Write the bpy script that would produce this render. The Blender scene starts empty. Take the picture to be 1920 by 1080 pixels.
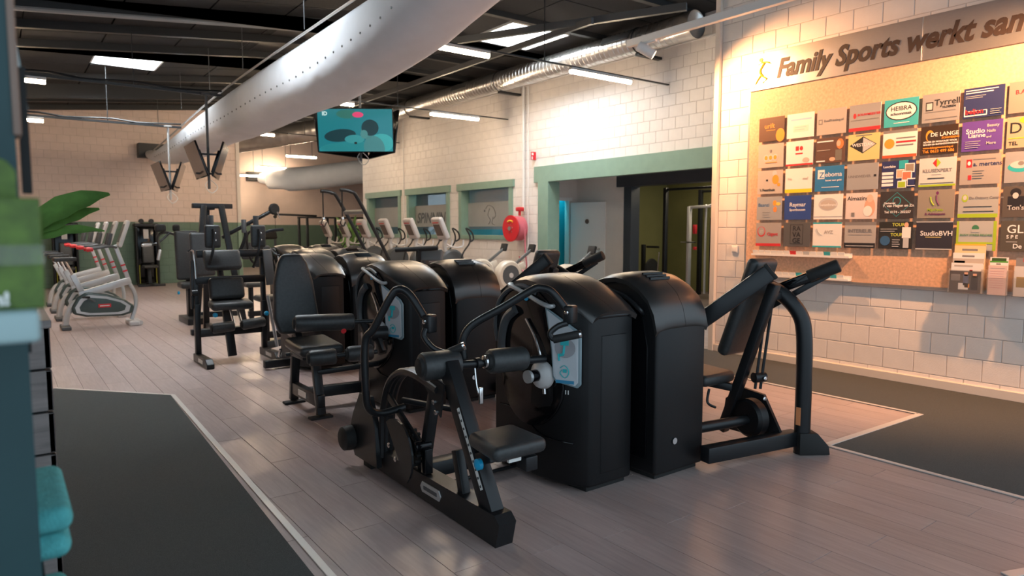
import bpy, bmesh, math, random
from mathutils import Vector, Matrix
random.seed(7)
S = bpy.context.scene
COL = S.collection
# ---------------------------------------------------------------- camera
YAW = math.atan2(960, 1280); PITCH = math.atan(110 / 1280)
cd = bpy.data.cameras.new('camera'); cam = bpy.data.objects.new('camera', cd); COL.objects.link(cam)
cd.sensor_width = 36; cd.lens = 24; cd.clip_start = 0.05; cd.clip_end = 200
cam.location = (0, 0, 1.5)
cam.rotation_euler = (math.pi / 2 - PITCH, 0, -YAW)
cd.dof.use_dof = True; cd.dof.focus_distance = 3.9; cd.dof.aperture_fstop = 3.2
S.camera = cam
# ---------------------------------------------------------------- world, exposure
w = bpy.data.worlds.new('world'); S.world = w; w.use_nodes = True
bg = w.node_tree.nodes['Background']; bg.inputs[0].default_value = (0.68, 0.86, 1.0, 1); bg.inputs[1].default_value = .85
S.view_settings.view_transform = 'Standard'; S.view_settings.look = 'None'
S.view_settings.exposure = 0.68; S.view_settings.gamma = 1.0
S.view_settings.use_curve_mapping = False
TUBE_EMIT = 80.0; SPOT_W = 175.0

# ---------------------------------------------------------------- materials
MATS = {}
def mat(name, col, rough=.5, metal=0., var=0., scale=8., bump=0., bscale=60., emit=0., trans=0., coat=0., stretch=None, alpha=1., spec=.5):
    if name in MATS: return MATS[name]
    m = bpy.data.materials.new(name); m.use_nodes = True; MATS[name] = m
    nt = m.node_tree; b = nt.nodes['Principled BSDF']
    c = (*col, 1)
    b.inputs['Base Color'].default_value = c; b.inputs['Roughness'].default_value = rough
    b.inputs['Metallic'].default_value = metal; b.inputs['Transmission Weight'].default_value = trans
    b.inputs['Coat Weight'].default_value = coat; b.inputs['Alpha'].default_value = alpha
    b.inputs['Specular IOR Level'].default_value = spec
    if emit: b.inputs['Emission Color'].default_value = c; b.inputs['Emission Strength'].default_value = emit
    if var or bump:
        tc = nt.nodes.new('ShaderNodeTexCoord'); mp = nt.nodes.new('ShaderNodeMapping')
        nt.links.new(tc.outputs['Object'], mp.inputs[0])
        if stretch: mp.inputs['Scale'].default_value = stretch
    if var:
        n = nt.nodes.new('ShaderNodeTexNoise'); n.inputs['Scale'].default_value = scale; n.inputs['Detail'].default_value = 6
        nt.links.new(mp.outputs[0], n.inputs['Vector'])
        r = nt.nodes.new('ShaderNodeValToRGB')
        r.color_ramp.elements[0].position = .3; r.color_ramp.elements[1].position = .7
        r.color_ramp.elements[0].color = tuple(max(0, x * (1 - var)) for x in col) + (1,)
        r.color_ramp.elements[1].color = tuple(min(1, x * (1 + var)) for x in col) + (1,)
        nt.links.new(n.outputs['Fac'], r.inputs[0]); nt.links.new(r.outputs[0], b.inputs['Base Color'])
    if bump:
        n2 = nt.nodes.new('ShaderNodeTexNoise'); n2.inputs['Scale'].default_value = bscale; n2.inputs['Detail'].default_value = 4
        nt.links.new(mp.outputs[0], n2.inputs['Vector'])
        bp = nt.nodes.new('ShaderNodeBump'); bp.inputs['Strength'].default_value = bump; bp.inputs['Distance'].default_value = .01
        nt.links.new(n2.outputs['Fac'], bp.inputs['Height']); nt.links.new(bp.outputs[0], b.inputs['Normal'])
    return m
WHITE = mat('white_block_paint', (.80, .755, .715), .55, var=.04, scale=5, bump=.15, bscale=90)
MORTAR = mat('painted_joint', (.56, .51, .48), .8)
CREAM = mat('cream_block_paint', (.72, .585, .52), .6, var=.04, scale=5, bump=.15, bscale=90)
CREAMJ = mat('cream_joint', (.52, .42, .36), .8)
GREENB = mat('green_block_paint', (.125, .20, .15), .6, var=.06, scale=5, bump=.15, bscale=90)
GREENJ = mat('green_joint', (.09, .15, .11), .8)
SAGE = mat('sage_green_frame', (.215, .335, .265), .5, var=.04, scale=6)
SAGE2 = SAGE
PLASTER = mat('white_plaster', (.74, .68, .63), .7, var=.03, scale=4)
BEIGE = mat('beige_plaster', (.72, .585, .52), .7, var=.04, scale=3)
OLIVE = mat('olive_plaster', (.20, .19, .07), .7, var=.05, scale=3)
TEALW = mat('teal_light_tint', (.02, .42, .50), .6)  # cyan room light put into the wall colour
CHAR = mat('charcoal_frame', (.035, .04, .05), .45)
FLOORB = mat('floor_underlay', (.16, .12, .11), .6)
MATC = MATG = mat('speckled_carpet', (.068, .074, .074), .95, var=.5, scale=420, bump=.5, bscale=500)
STRIP = mat('aluminium_strip', (.72, .68, .64), .35, .3)
BASEB = mat('cream_skirting', (.74, .66, .58), .5)
CEILP = mat('black_wood_wool', (.022, .023, .025), .9, var=.4, scale=60, bump=.6, bscale=150)
STEELB = mat('black_steel', (.016, .017, .019), .5)
GREYST = mat('grey_steel', (.10, .105, .11), .5, .3)
SKYP = mat('opal_skylight', (.9, .96, 1.0), .4, emit=25.)
CURB = mat('white_curb', (.85, .87, .88), .6)
FRAME = mat('graphite_powder_coat', (.014, .015, .017), .36, .25, bump=.05, bscale=400)
GLOSSB = mat('gloss_black', (.004, .004, .005), .10, spec=.32)
BODYB = mat('satin_black_housing', (.006, .006, .007), .42, bump=.05, bscale=500, spec=.35)
HOOD = HOOD2 = mat('gunmetal_hood', (.08, .078, .077), .31, .75)
LEATH = LEATH2 = mat('black_leatherette', (.034, .036, .037), .38, var=.22, scale=50, bump=.15, bscale=350)
CHROME = mat('chrome', (.75, .75, .75), .18, 1.)
SILVER = mat('silver_paint', (.55, .56, .56), .35, .55)
LGREY = mat('light_grey_plastic', (.55, .53, .52), .4)
DGREY = mat('dark_grey_plastic', (.07, .075, .08), .45)
RUB = mat('black_rubber', (.012, .012, .012), .7)
BLUEK = mat('blue_knob', (.01, .35, .62), .3)
REDP = mat('red_plastic', (.62, .02, .03), .35)
STICK = mat('white_sticker', (.75, .75, .72), .5)
ORST = mat('orange_sticker', (.8, .3, .12), .5)
TEALP = mat('teal_print', (.02, .42, .45), .5)
BLUEP = mat('blue_print', (.03, .22, .38), .5)
PLACG = mat('grey_placard', (.50, .53, .56), .25)
PLACR = mat('placard_rim', (.20, .27, .30), .2)
DUCTM = mat('galvanised_steel', (.62, .60, .58), .28, .9, var=.08, scale=6)
FABRIC = mat('white_duct_fabric', (.70, .72, .75), .75, var=.04, scale=3, bump=.25, bscale=5)
OSB = mat('pale_chipboard', (.70, .43, .28), .7, var=.16, scale=38, bump=.1, bscale=60)
ALU = mat('brushed_aluminium', (.60, .59, .58), .33, .85, var=.06, scale=30, stretch=(1, 1, 30))
WHITEP = mat('white_plastic', (.80, .79, .77), .4)
TUBEM = mat('lit_tube', (1., .75, .50), .4, emit=TUBE_EMIT)
LAMPF = mat('lit_spot_lens', (1., .72, .42), .4, emit=12.)
WOODG = mat('grey_board', (.20, .17, .16), .6, var=.25, scale=6, stretch=(1, 1, 9))
TEALD = mat('dark_teal_board', (.004, .038, .044), .5, var=.1, scale=5)
BROWN = mat('brown_edge', (.20, .13, .10), .5)
GREENC = mat('green_card', (.075, .135, .018), .6, var=.25, scale=60)
TOWEL = mat('turquoise_towel', (.10, .48, .50), .95, var=.15, scale=60, bump=.6, bscale=300)
LEAF = mat('palm_leaf', (.13, .27, .06), .45, var=.35, scale=6)
GLASS = mat('clear_pane', (.75, .85, .85), .03, trans=1., alpha=.35)
FROST = mat('frosted_film', (.30, .30, .29), .6, var=.04, scale=4)
CLEARP = mat('clear_acrylic', (.85, .85, .85), .05, trans=.9, alpha=.4)
REDHOSE = mat('pink_hose', (.62, .16, .20), .5)
YEL = mat('yellow_print', (.85, .55, .05), .5)

# ---------------------------------------------------------------- mesh helpers: every shape is (verts, faces)
def join(*ms):
    V, Fc = [], []
    for v, f in ms:
        o = len(V); V += [tuple(p) for p in v]; Fc += [tuple(i + o for i in q) for q in f]
    return V, Fc
def xf(m, M): return [tuple(M @ Vector(p)) for p in m[0]], m[1]
def box(x0, x1, y0, y1, z0, z1):
    v = [(x, y, z) for z in (z0, z1) for y in (y0, y1) for x in (x0, x1)]
    return v, [(0, 2, 3, 1), (4, 5, 7, 6), (0, 1, 5, 4), (2, 6, 7, 3), (0, 4, 6, 2), (1, 3, 7, 5)]
def bevel(m, r, seg=3, ang=30):
    bm = bmesh.new(); vs = [bm.verts.new(p) for p in m[0]]
    for f in m[1]:
        try: bm.faces.new([vs[i] for i in f])
        except ValueError: pass
    bm.normal_update()
    es = [e for e in bm.edges if len(e.link_faces) == 2 and e.calc_face_angle(0) > math.radians(ang)]
    bmesh.ops.bevel(bm, geom=es, offset=r, segments=seg, profile=.5, affect='EDGES', clamp_overlap=True)
    bm.verts.index_update()
    out = [tuple(v.co) for v in bm.verts], [tuple(v.index for v in f.verts) for f in bm.faces]
    bm.free(); return out
def rbox(x0, x1, y0, y1, z0, z1, r=.01, seg=3): return bevel(box(x0, x1, y0, y1, z0, z1), r, seg)
def frame_of(d, up=(0, 0, 1)):
    d = Vector(d).normalized(); u = Vector(up)
    if abs(d.dot(u)) > .98: u = Vector((0, 1, 0))
    s = d.cross(u).normalized(); return d, s, s.cross(d).normalized()
def bar(p0, p1, wd, ht, up=(0, 0, 1), r=.006):
    p0, p1 = Vector(p0), Vector(p1); d, s, u = frame_of(p1 - p0, up); L = (p1 - p0).length
    M = Matrix((( s.x, d.x, u.x, p0.x), (s.y, d.y, u.y, p0.y), (s.z, d.z, u.z, p0.z), (0, 0, 0, 1)))
    b = box(-wd / 2, wd / 2, 0, L, -ht / 2, ht / 2)
    if r: b = bevel(b, r, 2)
    return xf(b, M)
def smooth_path(pts, sub=6):
    P = [Vector(p) for p in pts]; out = []
    for i in range(len(P) - 1):
        a = P[max(i - 1, 0)]; b = P[i]; c = P[i + 1]; d = P[min(i + 2, len(P) - 1)]
        for k in range(sub):
            t = k / sub
            out.append(.5 * ((2 * b) + (c - a) * t + (2 * a - 5 * b + 4 * c - d) * t * t + (3 * b - a - 3 * c + d) * t ** 3))
    out.append(P[-1]); return out
def tube(pts, r, n=10, sub=6, cap=True):
    P = smooth_path(pts, sub) if sub else [Vector(p) for p in pts]
    rs = r if isinstance(r, (list, tuple)) else [r] * len(P)
    if len(rs) != len(P): rs = [rs[min(int(i * len(rs) / len(P)), len(rs) - 1)] for i in range(len(P))]
    V, Fc = [], []; s = None
    for i, p in enumerate(P):
        d = (P[min(i + 1, len(P) - 1)] - P[max(i - 1, 0)])
        d = d.normalized() if d.length > 1e-9 else Vector((0, 1, 0))
        if s is None: _, s, u = frame_of(d)
        s = (s - d * s.dot(d)).normalized(); u = d.cross(s)
        for k in range(n):
            a = 2 * math.pi * k / n; V.append(tuple(p + (s * math.cos(a) + u * math.sin(a)) * rs[i]))
    for i in range(len(P) - 1):
        for k in range(n):
            a, b = i * n + k, i * n + (k + 1) % n; Fc.append((a, b, b + n, a + n))
    if cap: Fc.append(tuple(range(n - 1, -1, -1))); Fc.append(tuple(range((len(P) - 1) * n, len(P) * n)))
    return V, Fc
def lathe(prof, p0, d, n=24):
    """prof: list of (radius, distance along d)"""
    d, s, u = frame_of(d); p0 = Vector(p0); V, Fc = [], []
    for r, t in prof:
        for k in range(n):
            a = 2 * math.pi * k / n; V.append(tuple(p0 + d * t + (s * math.cos(a) + u * math.sin(a)) * max(r, 1e-4)))
    for i in range(len(prof) - 1):
        for k in range(n):
            a, b = i * n + k, i * n + (k + 1) % n; Fc.append((a, b, b + n, a + n))
    Fc.append(tuple(range(n - 1, -1, -1))); Fc.append(tuple(range((len(prof) - 1) * n, len(prof) * n)))
    return V, Fc
def cyl(p0, p1, r, n=20, e=.0):
    p0, p1 = Vector(p0), Vector(p1); L = (p1 - p0).length
    pr = [(r, 0), (r, L)] if not e else [(r - e, 0), (r - e * .3, e * .3), (r, e), (r, L - e), (r - e * .3, L - e * .3), (r - e, L)]
    return lathe(pr, p0, p1 - p0, n)
def prism(poly, ax, a0, a1):
    n = len(poly)
    def pt(p, a): return {'x': (a, p[0], p[1]), 'y': (p[0], a, p[1]), 'z': (p[0], p[1], a)}[ax]
    V = [pt(p, a0) for p in poly] + [pt(p, a1) for p in poly]
    Fc = [tuple(range(n - 1, -1, -1)), tuple(range(n, 2 * n))] + [(i, (i + 1) % n, (i + 1) % n + n, i + n) for i in range(n)]
    return V, Fc
def pad(c, size, rx=0, ry=0, rz=0, r=.03, taper=None):
    x, y, z = (s / 2 for s in size); b = box(-x, x, -y, y, -z, z)
    if taper: b = ([(p[0] * (taper if p[1] > 0 else 1), p[1], p[2]) for p in b[0]], b[1])
    b = bevel(b, r, 4)
    M = Matrix.Translation(c) @ Matrix.Rotation(rz, 4, 'Z') @ Matrix.Rotation(ry, 4, 'Y') @ Matrix.Rotation(rx, 4, 'X')
    return xf(b, M)
def disc(c, d, r, th, n=24): return lathe([(r, 0), (r, th)], c, d, n)
def text_mesh(body, size, ext=.0006, shear=0., bold=0., align='LEFT'):
    cu = bpy.data.curves.new('t', 'FONT'); cu.body = body; cu.size = size; cu.extrude = ext; cu.shear = shear; cu.offset = bold; cu.align_x = align; cu.resolution_u = 3
    o = bpy.data.objects.new('t', cu); COL.objects.link(o); dg = bpy.context.evaluated_depsgraph_get()
    me = bpy.data.meshes.new_from_object(o.evaluated_get(dg))
    out = [tuple(v.co) for v in me.vertices], [tuple(p.vertices) for p in me.polygons]
    bpy.data.objects.remove(o); bpy.data.curves.remove(cu); bpy.data.meshes.remove(me); return out
def orient(m, o, xd, yd):
    xd, yd = Vector(xd), Vector(yd); zd = xd.cross(yd)
    M = Matrix(((xd.x, yd.x, zd.x, o[0]), (xd.y, yd.y, zd.y, o[1]), (xd.z, yd.z, zd.z, o[2]), (0, 0, 0, 1)))
    return xf(m, M)
# ---------------------------------------------------------------- object helpers
def to_mesh(name, m, material, smooth=35):
    me = bpy.data.meshes.new(name); me.from_pydata([tuple(p) for p in m[0]], [], m[1]); me.materials.append(material)
    bm = bmesh.new(); bm.from_mesh(me); bmesh.ops.recalc_face_normals(bm, faces=bm.faces); bm.to_mesh(me); bm.free()
    if smooth:
        me.polygons.foreach_set('use_smooth', [True] * len(me.polygons)); me.set_sharp_from_angle(angle=math.radians(smooth))
    me.update(); return me
def tag(o, label=None, cat=None, group=None, kind=None):
    for k, v in (('label', label), ('category', cat), ('group', group), ('kind', kind)):
        if v: o[k] = v
    return o
def link(name, me, parent=None):
    o = bpy.data.objects.new(name, me); COL.objects.link(o); o.parent = parent; return o
def obj(name, m, material, parent=None, smooth=35, label=None):
    """m is in world coordinates; converted into the space of the root thing"""
    r = parent
    while r is not None and r.parent is not None: r = r.parent
    if r is not None:
        M = r.matrix_basis.inverted(); m = xf(m, M)
    o = link(name, to_mesh(name, m, material, smooth), parent)
    if label: o['label'] = label
    return o
def thing(name, label, cat, loc=(0, 0, 0), rz=0, group=None):
    o = link(name, None); o.location = loc; o.rotation_euler = (0, 0, rz)
    o.matrix_basis = Matrix.Translation(loc) @ Matrix.Rotation(rz, 4, 'Z')
    return tag(o, label, cat, group)
def struct(name, m, material, parent=None, smooth=0):
    o = obj(name, m, material, parent, smooth)
    if parent is None: o['kind'] = 'structure'
    return o
def dup(root, loc, rz=None, label=None, group=None):
    def cp(o, par):
        c = o.copy(); COL.objects.link(c); c.parent = par
        for ch in o.children: cp(ch, c)
        return c
    r = cp(root, None); r.location = loc
    if rz is not None: r.rotation_euler = (0, 0, rz)
    if label: r['label'] = label
    if group: r['group'] = group
    return r

# ================================================================ the setting
# ---- floor with vinyl planks running along Y
floor = struct('floor', box(-3, 14.5, -1.5, 28.5, -.12, -.006), FLOORB)
PW, PL = .19, 1.25
planks = []
for i in range(-4, 52):
    x0 = i * PW
    off = (i * .47) % 1 * PL
    for j in range(-2, 23):
        y0 = j * PL + off - 1.0
        if x0 > 9.3 and y0 < 20: continue
        cx, cy = x0 + PW / 2, y0 + PL / 2
        depth = .6 * cx + .8 * cy
        side = .8 * cx - .6 * cy
        vis = depth > .8 and abs(side) < depth * .82 and not (cx > 7.1 and cy < 5)
        planks.append((depth if vis else 99 + depth, x0, y0, vis))
planks.sort()
PLM = []
for k in range(6):
    m = bpy.data.materials.new('grey_oak_vinyl_%d' % k); m.use_nodes = True; nt = m.node_tree; b = nt.nodes['Principled BSDF']
    tc = nt.nodes.new('ShaderNodeTexCoord'); mp = nt.nodes.new('ShaderNodeMapping'); mp.inputs['Scale'].default_value = (26, 2.2, 1); mp.inputs['Location'].default_value = (k * 3.1, k * 5.7, 0)
    nt.links.new(tc.outputs['Object'], mp.inputs[0])
    n = nt.nodes.new('ShaderNodeTexNoise'); n.inputs['Scale'].default_value = 1.6; n.inputs['Detail'].default_value = 8; n.inputs['Distortion'].default_value = .6
    nt.links.new(mp.outputs[0], n.inputs['Vector'])
    r = nt.nodes.new('ShaderNodeValToRGB'); t = .93 + .028 * k
    r.color_ramp.elements[0].position = .28; r.color_ramp.elements[1].position = .72
    r.color_ramp.elements[0].color = (.39 * t, .30 * t, .28 * t, 1); r.color_ramp.elements[1].color = (.49 * t, .39 * t, .365 * t, 1)
    nt.links.new(n.outputs['Fac'], r.inputs[0]); nt.links.new(r.outputs[0], b.inputs['Base Color'])
    b.inputs['Roughness'].default_value = .3
    bp = nt.nodes.new('ShaderNodeBump'); bp.inputs['Strength'].default_value = .06; bp.inputs['Distance'].default_value = .004
    nt.links.new(n.outputs['Fac'], bp.inputs['Height']); nt.links.new(bp.outputs[0], b.inputs['Normal']); PLM.append(m)
g = .0012
pm = bevel(box(g, PW - g, g, PL - g, -.006, 0), .0008, 1)
PME = [to_mesh('plank', pm, m, 0) for m in PLM]
rest = []
for n, (d, x0, y0, vis) in enumerate(planks):
    if n < 300:
        o = link('plank', random.choice(PME), floor); o.location = (x0, y0, 0)
    else: rest.append(([(p[0] + x0, p[1] + y0, p[2]) for p in pm[0]], pm[1]))
o = obj('far_planks', join(*rest), PLM[2], floor, 0); o['kind'] = 'stuff'
# ---- carpets and strips let into the floor (thin, lying on it)
def flat(name, poly, z1, material, label, cat):
    return tag(obj(name, prism(poly, 'z', .0005, z1), material, None, 0), label, cat)
flat('carpet_mat', [(-.9, 1.2), (1.02, 1.2), (1.02, 2.8), (1.17, 6.71), (.35, 7.64), (-.9, 7.64)], .004, MATG, 'grey green speckled carpet mat beside the towel cabinet', 'carpet')
flat('carpet_mat', [(4.53, 1.0), (7.04, 1.0), (7.04, 6.4), (5.95, 6.4), (5.89, 2.37), (4.53, 2.41)], .004, MATC, 'black carpet runner along the sponsor wall', 'carpet')
flat('carpet_mat', [(3.45, -.4), (4.46, -.4), (4.46, .6), (3.45, .99)], .004, MATC, 'small black carpet corner cut by a pale edge strip', 'carpet')
def strip(name, p0, p1, wd=.035, label=None):
    return tag(obj(name, bar((*p0, .005), (*p1, .005), wd, .007, r=.002), STRIP, None, 0), label, 'edge strip')
strip('edge_strip', (1.035, 1.2), (1.19, 6.71), .035, 'pale edge strip along the grey green mat beside the machines')
strip('edge_strip', (1.19, 6.71), (.35, 7.67), .03, 'pale edge strip across the far end of grey green mat')
strip('edge_strip', (4.50, .9), (4.53, 2.43), .035, 'pale edge strip between wooden floor and black runner')
strip('edge_strip', (4.53, 2.40), (5.92, 2.36), .05, 'pale edge strip closing the wood patch by press machine')
strip('edge_strip', (5.91, 2.37), (5.97, 6.4), .035, 'pale edge strip along the wall side of wood patch')
strip('edge_strip', (3.42, .99), (4.46, .6), .05, 'wide pale ramp strip at the small black carpet corner')

# ---- block walls
def block_wall(name, plane, a0, a1, z0, z1, holes, face, mats_by_z, jm_by_z, zoff, maxparts, key, thick=.2):
    """plane ('x' or 'y', value): face towards -plane. blocks run along the other axis"""
    ax, val = plane
    cuts_z = sorted({z0, z1} | {z for h in holes for z in h[2:4]} | {zz for zz, _ in jm_by_z[1:]})
    cuts_a = sorted({a0, a1} | {a for h in holes for a in h[:2]})
    def q(aa, ab, za, zb, d0, d1): return box(val + d0, val + d1, aa, ab, za, zb) if ax == 'x' else box(aa, ab, val + d0, val + d1, za, zb)
    root = None; backs = {}
    for i in range(len(cuts_a) - 1):
        for j in range(len(cuts_z) - 1):
            ca, cz = (cuts_a[i] + cuts_a[i + 1]) / 2, (cuts_z[j] + cuts_z[j + 1]) / 2
            if any(h[0] < ca < h[1] and h[2] < cz < h[3] for h in holes): continue
            jm = [m for zz, m in jm_by_z if cz > zz][-1]
            backs.setdefault(jm.name, (jm, []))[1].append(q(cuts_a[i], cuts_a[i + 1], cuts_z[j], cuts_z[j + 1], .006, thick))
    for k, (jm, bs) in enumerate(backs.values()):
        if root is None: root = struct(name, join(*bs), jm)
        else: obj('joint_backing', join(*bs), jm, root, 0)
    BL, BH, G = .29, .2, .0035
    bl = []
    nz = int((z1 - z0) / BH) + 3
    for r in range(-1, nz):
        zb = zoff + r * BH; za, zc = max(zb, z0), min(zb + BH, z1)
        if zc - za < .02: continue
        sh = (r % 2) * BL / 2
        n0 = int((a0 - sh) / BL) - 2
        for c in range(n0, int((a1 - sh) / BL) + 2):
            aa, ab = max(c * BL + sh, a0), min(c * BL + sh + BL, a1)
            if ab - aa < .02: continue
            pcs = [(aa, ab, za, zc)]
            for h in holes:
                nx = []
                for (p, s, t, u) in pcs:
                    if s <= h[0] or p >= h[1] or u <= h[2] or t >= h[3]: nx.append((p, s, t, u)); continue
                    if p < h[0]: nx.append((p, h[0], t, u))
                    if s > h[1]: nx.append((h[1], s, t, u))
                    mp_, ms_ = max(p, h[0]), min(s, h[1])
                    if t < h[2]: nx.append((mp_, ms_, t, h[2]))
                    if u > h[3]: nx.append((mp_, ms_, h[3], u))
                pcs = nx
            bl += [p for p in pcs if p[1] - p[0] > .02 and p[3] - p[2] > .02]
    bl.sort(key=key)
    cache = {}; rest = {}
    for n, (aa, ab, za, zb) in enumerate(bl):
        mt = [m for zz, m in mats_by_z if (za + zb) / 2 > zz][-1]
        L, H = round(ab - aa, 3), round(zb - za, 3)
        k = (L, H, mt.name)
        if k not in cache:
            e = .004
            V = []
            for d, i_ in ((.008, 0), (.002, 0), (0, e)):
                for (s, t) in ((G + i_, G + i_), (L - G - i_, G + i_), (L - G - i_, H - G - i_), (G + i_, H - G - i_)):
                    V.append((d, s, t) if ax == 'x' else (s, d, t))
            Fc = [(8, 9, 10, 11)] + [(q_ * 4 + i_, q_ * 4 + (i_ + 1) % 4, q_ * 4 + 4 + (i_ + 1) % 4, q_ * 4 + 4 + i_) for q_ in (0, 1) for i_ in range(4)]
            cache[k] = ((V, Fc), to_mesh('brick', (V, Fc), mt, 0))
        loc = (val, aa, za) if ax == 'x' else (aa, val, za)
        if n < maxparts:
            o = link('brick', cache[k][1], root); o.location = loc
        else:
            rest.setdefault(mt.name, (mt, []))[1].append(([(p[0] + loc[0], p[1] + loc[1], p[2] + loc[2]) for p in cache[k][0][0]], cache[k][0][1]))
    for mt, ms in rest.values():
        o = obj('far_bricks', join(*ms), mt, root, 0); o['kind'] = 'stuff'
    return root
# near wall carrying the sponsor board
block_wall('wall_right_near', ('x', 7.05), .9, 5.2, 0, 5.3, [], 0, [(-1, WHITE)], [(-1, MORTAR)], .12, 330, lambda b: abs(b[0] - 3.3) + abs(b[2] - 1.9) * .7)
struct('trim_1', rbox(7.0, 7.2, 5.2, 5.27, 0, 5.3, .006), BASEB)
struct('baseboard_right', rbox(7.015, 7.06, .9, 5.2, 0, .085, .006), BASEB)
# far wall with windows and the wide opening
WIN = [(12.55, 14.6, 1.3, 2.5), (15.27, 17.35, 1.3, 2.5), (17.95, 19.98, 1.3, 2.5)]
block_wall('wall_right_far', ('x', 9.37), 6.4, 20.42, 0, 5.0, [(6.4, 11.17, -1, 2.52)] + WIN, 0, [(-1, WHITE)], [(-1, MORTAR)], .02, 300, lambda b: (b[0] - 6) * .35 + abs(b[2] - 3.3))
struct('trim_2', rbox(9.33, 9.39, 6.4, 20.42, 4.60, 4.63, .004), WHITEP)
struct('trim_3', rbox(9.30, 9.40, 6.45, 11.62, 2.50, 2.84, .006), SAGE)            # lintel board
struct('trim_4', rbox(9.30, 9.62, 11.14, 11.48, 0, 2.51, .006), SAGE)             # jamb
struct('wall_right_return', box(9.57, 9.72, 11.3, 20.42, 0, 5.0), PLASTER) if False else None
# back wall, cream above green
block_wall('wall_back', ('y', 21.0), -3.0, 5.65, 0, 5.2, [], 0, [(-1, GREENB), (1.7, CREAM)], [(-1, GREENJ), (1.7, CREAMJ)], -.1, 300, lambda b: abs(b[0] - 3.2) * .8 + abs(b[2] - 2.4))
struct('trim_5', box(5.65, 5.75, 20.95, 21.2, 1.7, 5.2), PLASTER); struct('trim_6', box(5.65, 5.75, 20.95, 21.2, 0, 1.7), SAGE)
# deeper hall
struct('wall_hall', box(3, 14.5, 28, 28.2, 1.68, 5.2), BEIGE); struct('wall_hall_lower', box(3, 14.5, 27.98, 28.2, 0, 1.68), GREENB)
struct('wall_hall_right', box(14.3, 14.5, 12, 28, 0, 5.2), BEIGE)
struct('wall_left', box(-3.1, -3.0, 3, 21, 0, 5.2), CREAM)
# recess behind the wide opening
struct('wall_recess_side', join(box(11.0, 11.15, 10.36, 12.15, 0, 3.0), box(11.0, 11.15, 6.0, 10.36, 2.45, 3.0), box(11.0, 11.15, 6.0, 7.6, 0, 2.45)), PLASTER)
struct('wall_recess_end', join(box(10.75, 11.0, 12.1, 12.25, 0, 3.0), box(9.57, 10.75, 12.1, 12.25, 2.17, 3.0)), PLASTER)
struct('ceiling_recess', box(9.4, 11.1, 6.0, 12.25, 2.86, 2.95), PLASTER)
struct('trim_7', join(rbox(10.93, 11.2, 10.3, 10.52, 0, 2.45, .006), rbox(10.90, 11.2, 7.5, 10.72, 2.42, 2.66, .006)), CHAR)
struct('trim_8', rbox(9.6, 10.8, 12.04, 12.11, 2.16, 2.24, .005), WHITEP)
# spinning room behind the windows, and the olive room
struct('wall_spinning', join(box(12.6, 12.7, 12.55, 20.4, 1.5, 3.2), box(9.6, 12.7, 20.3, 20.42, 0, 3.2)), mat('grey_plaster', (.30, .30, .30), .7, var=.05, scale=3))
struct('wall_spinning_lower', box(12.58, 12.7, 12.55, 20.3, 0, 1.5), TEALW)  # lower wall coloured teal for the room's cyan light
struct('wall_teal_passage', join(box(9.6, 12.7, 12.48, 12.55, 0, 3.0), box(12.6, 12.7, 12.25, 12.48, 0, 3.0)), TEALW)  # added wall, its colour stands for the cyan light beyond the door
struct('ceiling_spinning', box(9.57, 12.7, 12.25, 20.42, 3.0, 3.1), CHAR)
struct('wall_olive', join(box(13.6, 13.7, 6, 12.2, 0, 3.2), box(11.15, 13.7, 11.6, 11.7, 0, 3.2)), OLIVE)
struct('ceiling_olive', box(11.1, 13.7, 6, 12.2, 3.0, 3.1), PLASTER)
def area(name, loc, size, power, col, rot=(0, 0, 0)):
    l = bpy.data.lights.new(name, 'AREA'); l.energy = power; l.color = col; l.size = size
    o = bpy.data.objects.new(name, l); COL.objects.link(o); o.location = loc; o.rotation_euler = rot; return o
area('spinning_room_lamp_offscreen', (11.2, 16.5, 2.9), 1.2, 26, (.6, .9, 1.0)); area('passage_lamp_offscreen', (10.4, 12.37, 2.9), .2, 16, (.1, .8, 1.0))
area('olive_room_lamp_offscreen', (12.2, 9.0, 2.9), .8, 26, (1, .85, .6))
# windows
for n, (y0, y1, z0, z1) in enumerate(WIN):
    wdo = thing('window_%d' % (n + 1), None, None, (9.37, y0, z0)); wdo['kind'] = 'structure'
    obj('window_frame', join(rbox(9.33, 9.60, y0 - .10, y0 + .03, z0 - .04, z1, .005), rbox(9.33, 9.60, y1 - .03, y1 + .10, z0 - .04, z1, .005), rbox(9.33, 9.60, y0 + .03, y1 - .03, z0 - .04, z0 + .06, .005)), SAGE2 if n else SAGE2, wdo, 0)
    obj('window_header', rbox(9.31, 9.40, y0 - .16, y1 + .16, z1 - .04, z1 + .13, .005), SAGE, wdo, 0)
    obj('pane', box(9.55, 9.558, y0, y1, z0, z1), GLASS, wdo, 0)
    obj('frosted_band', box(9.543, 9.548, y0 + .03, y1 - .03, z0 + .27, z1 - .34), FROST, wdo, 0)
    yc = (y0 + y1) / 2
    if n == 1: obj('lettering', orient(text_mesh('SPINNING', .40, .001, .25, .008, 'CENTER'), (9.54, yc, 1.68), (0, -1, 0), (0, 0, 1)), DGREY, wdo, 0)
    if n == 0: obj('cyclist_print', join(tube([(9.54, yc + .22, 2.0), (9.54, yc + .1, 2.08), (9.54, yc - .1, 2.02), (9.54, yc - .2, 1.85), (9.54, yc - .12, 1.75)], .006, 6), tube([(9.54, yc + .05, 2.0), (9.54, yc + .12, 1.85), (9.54, yc + .02, 1.72), (9.54, yc + .1, 1.62)], .006, 6), tube([(9.54, yc - .1, 1.8), (9.54, yc - .05, 1.65), (9.54, yc - .18, 1.6)], .006, 6), disc((9.54, yc + .26, 1.95), (-1, 0, 0), .03, .002)), DGREY, wdo)
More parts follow.
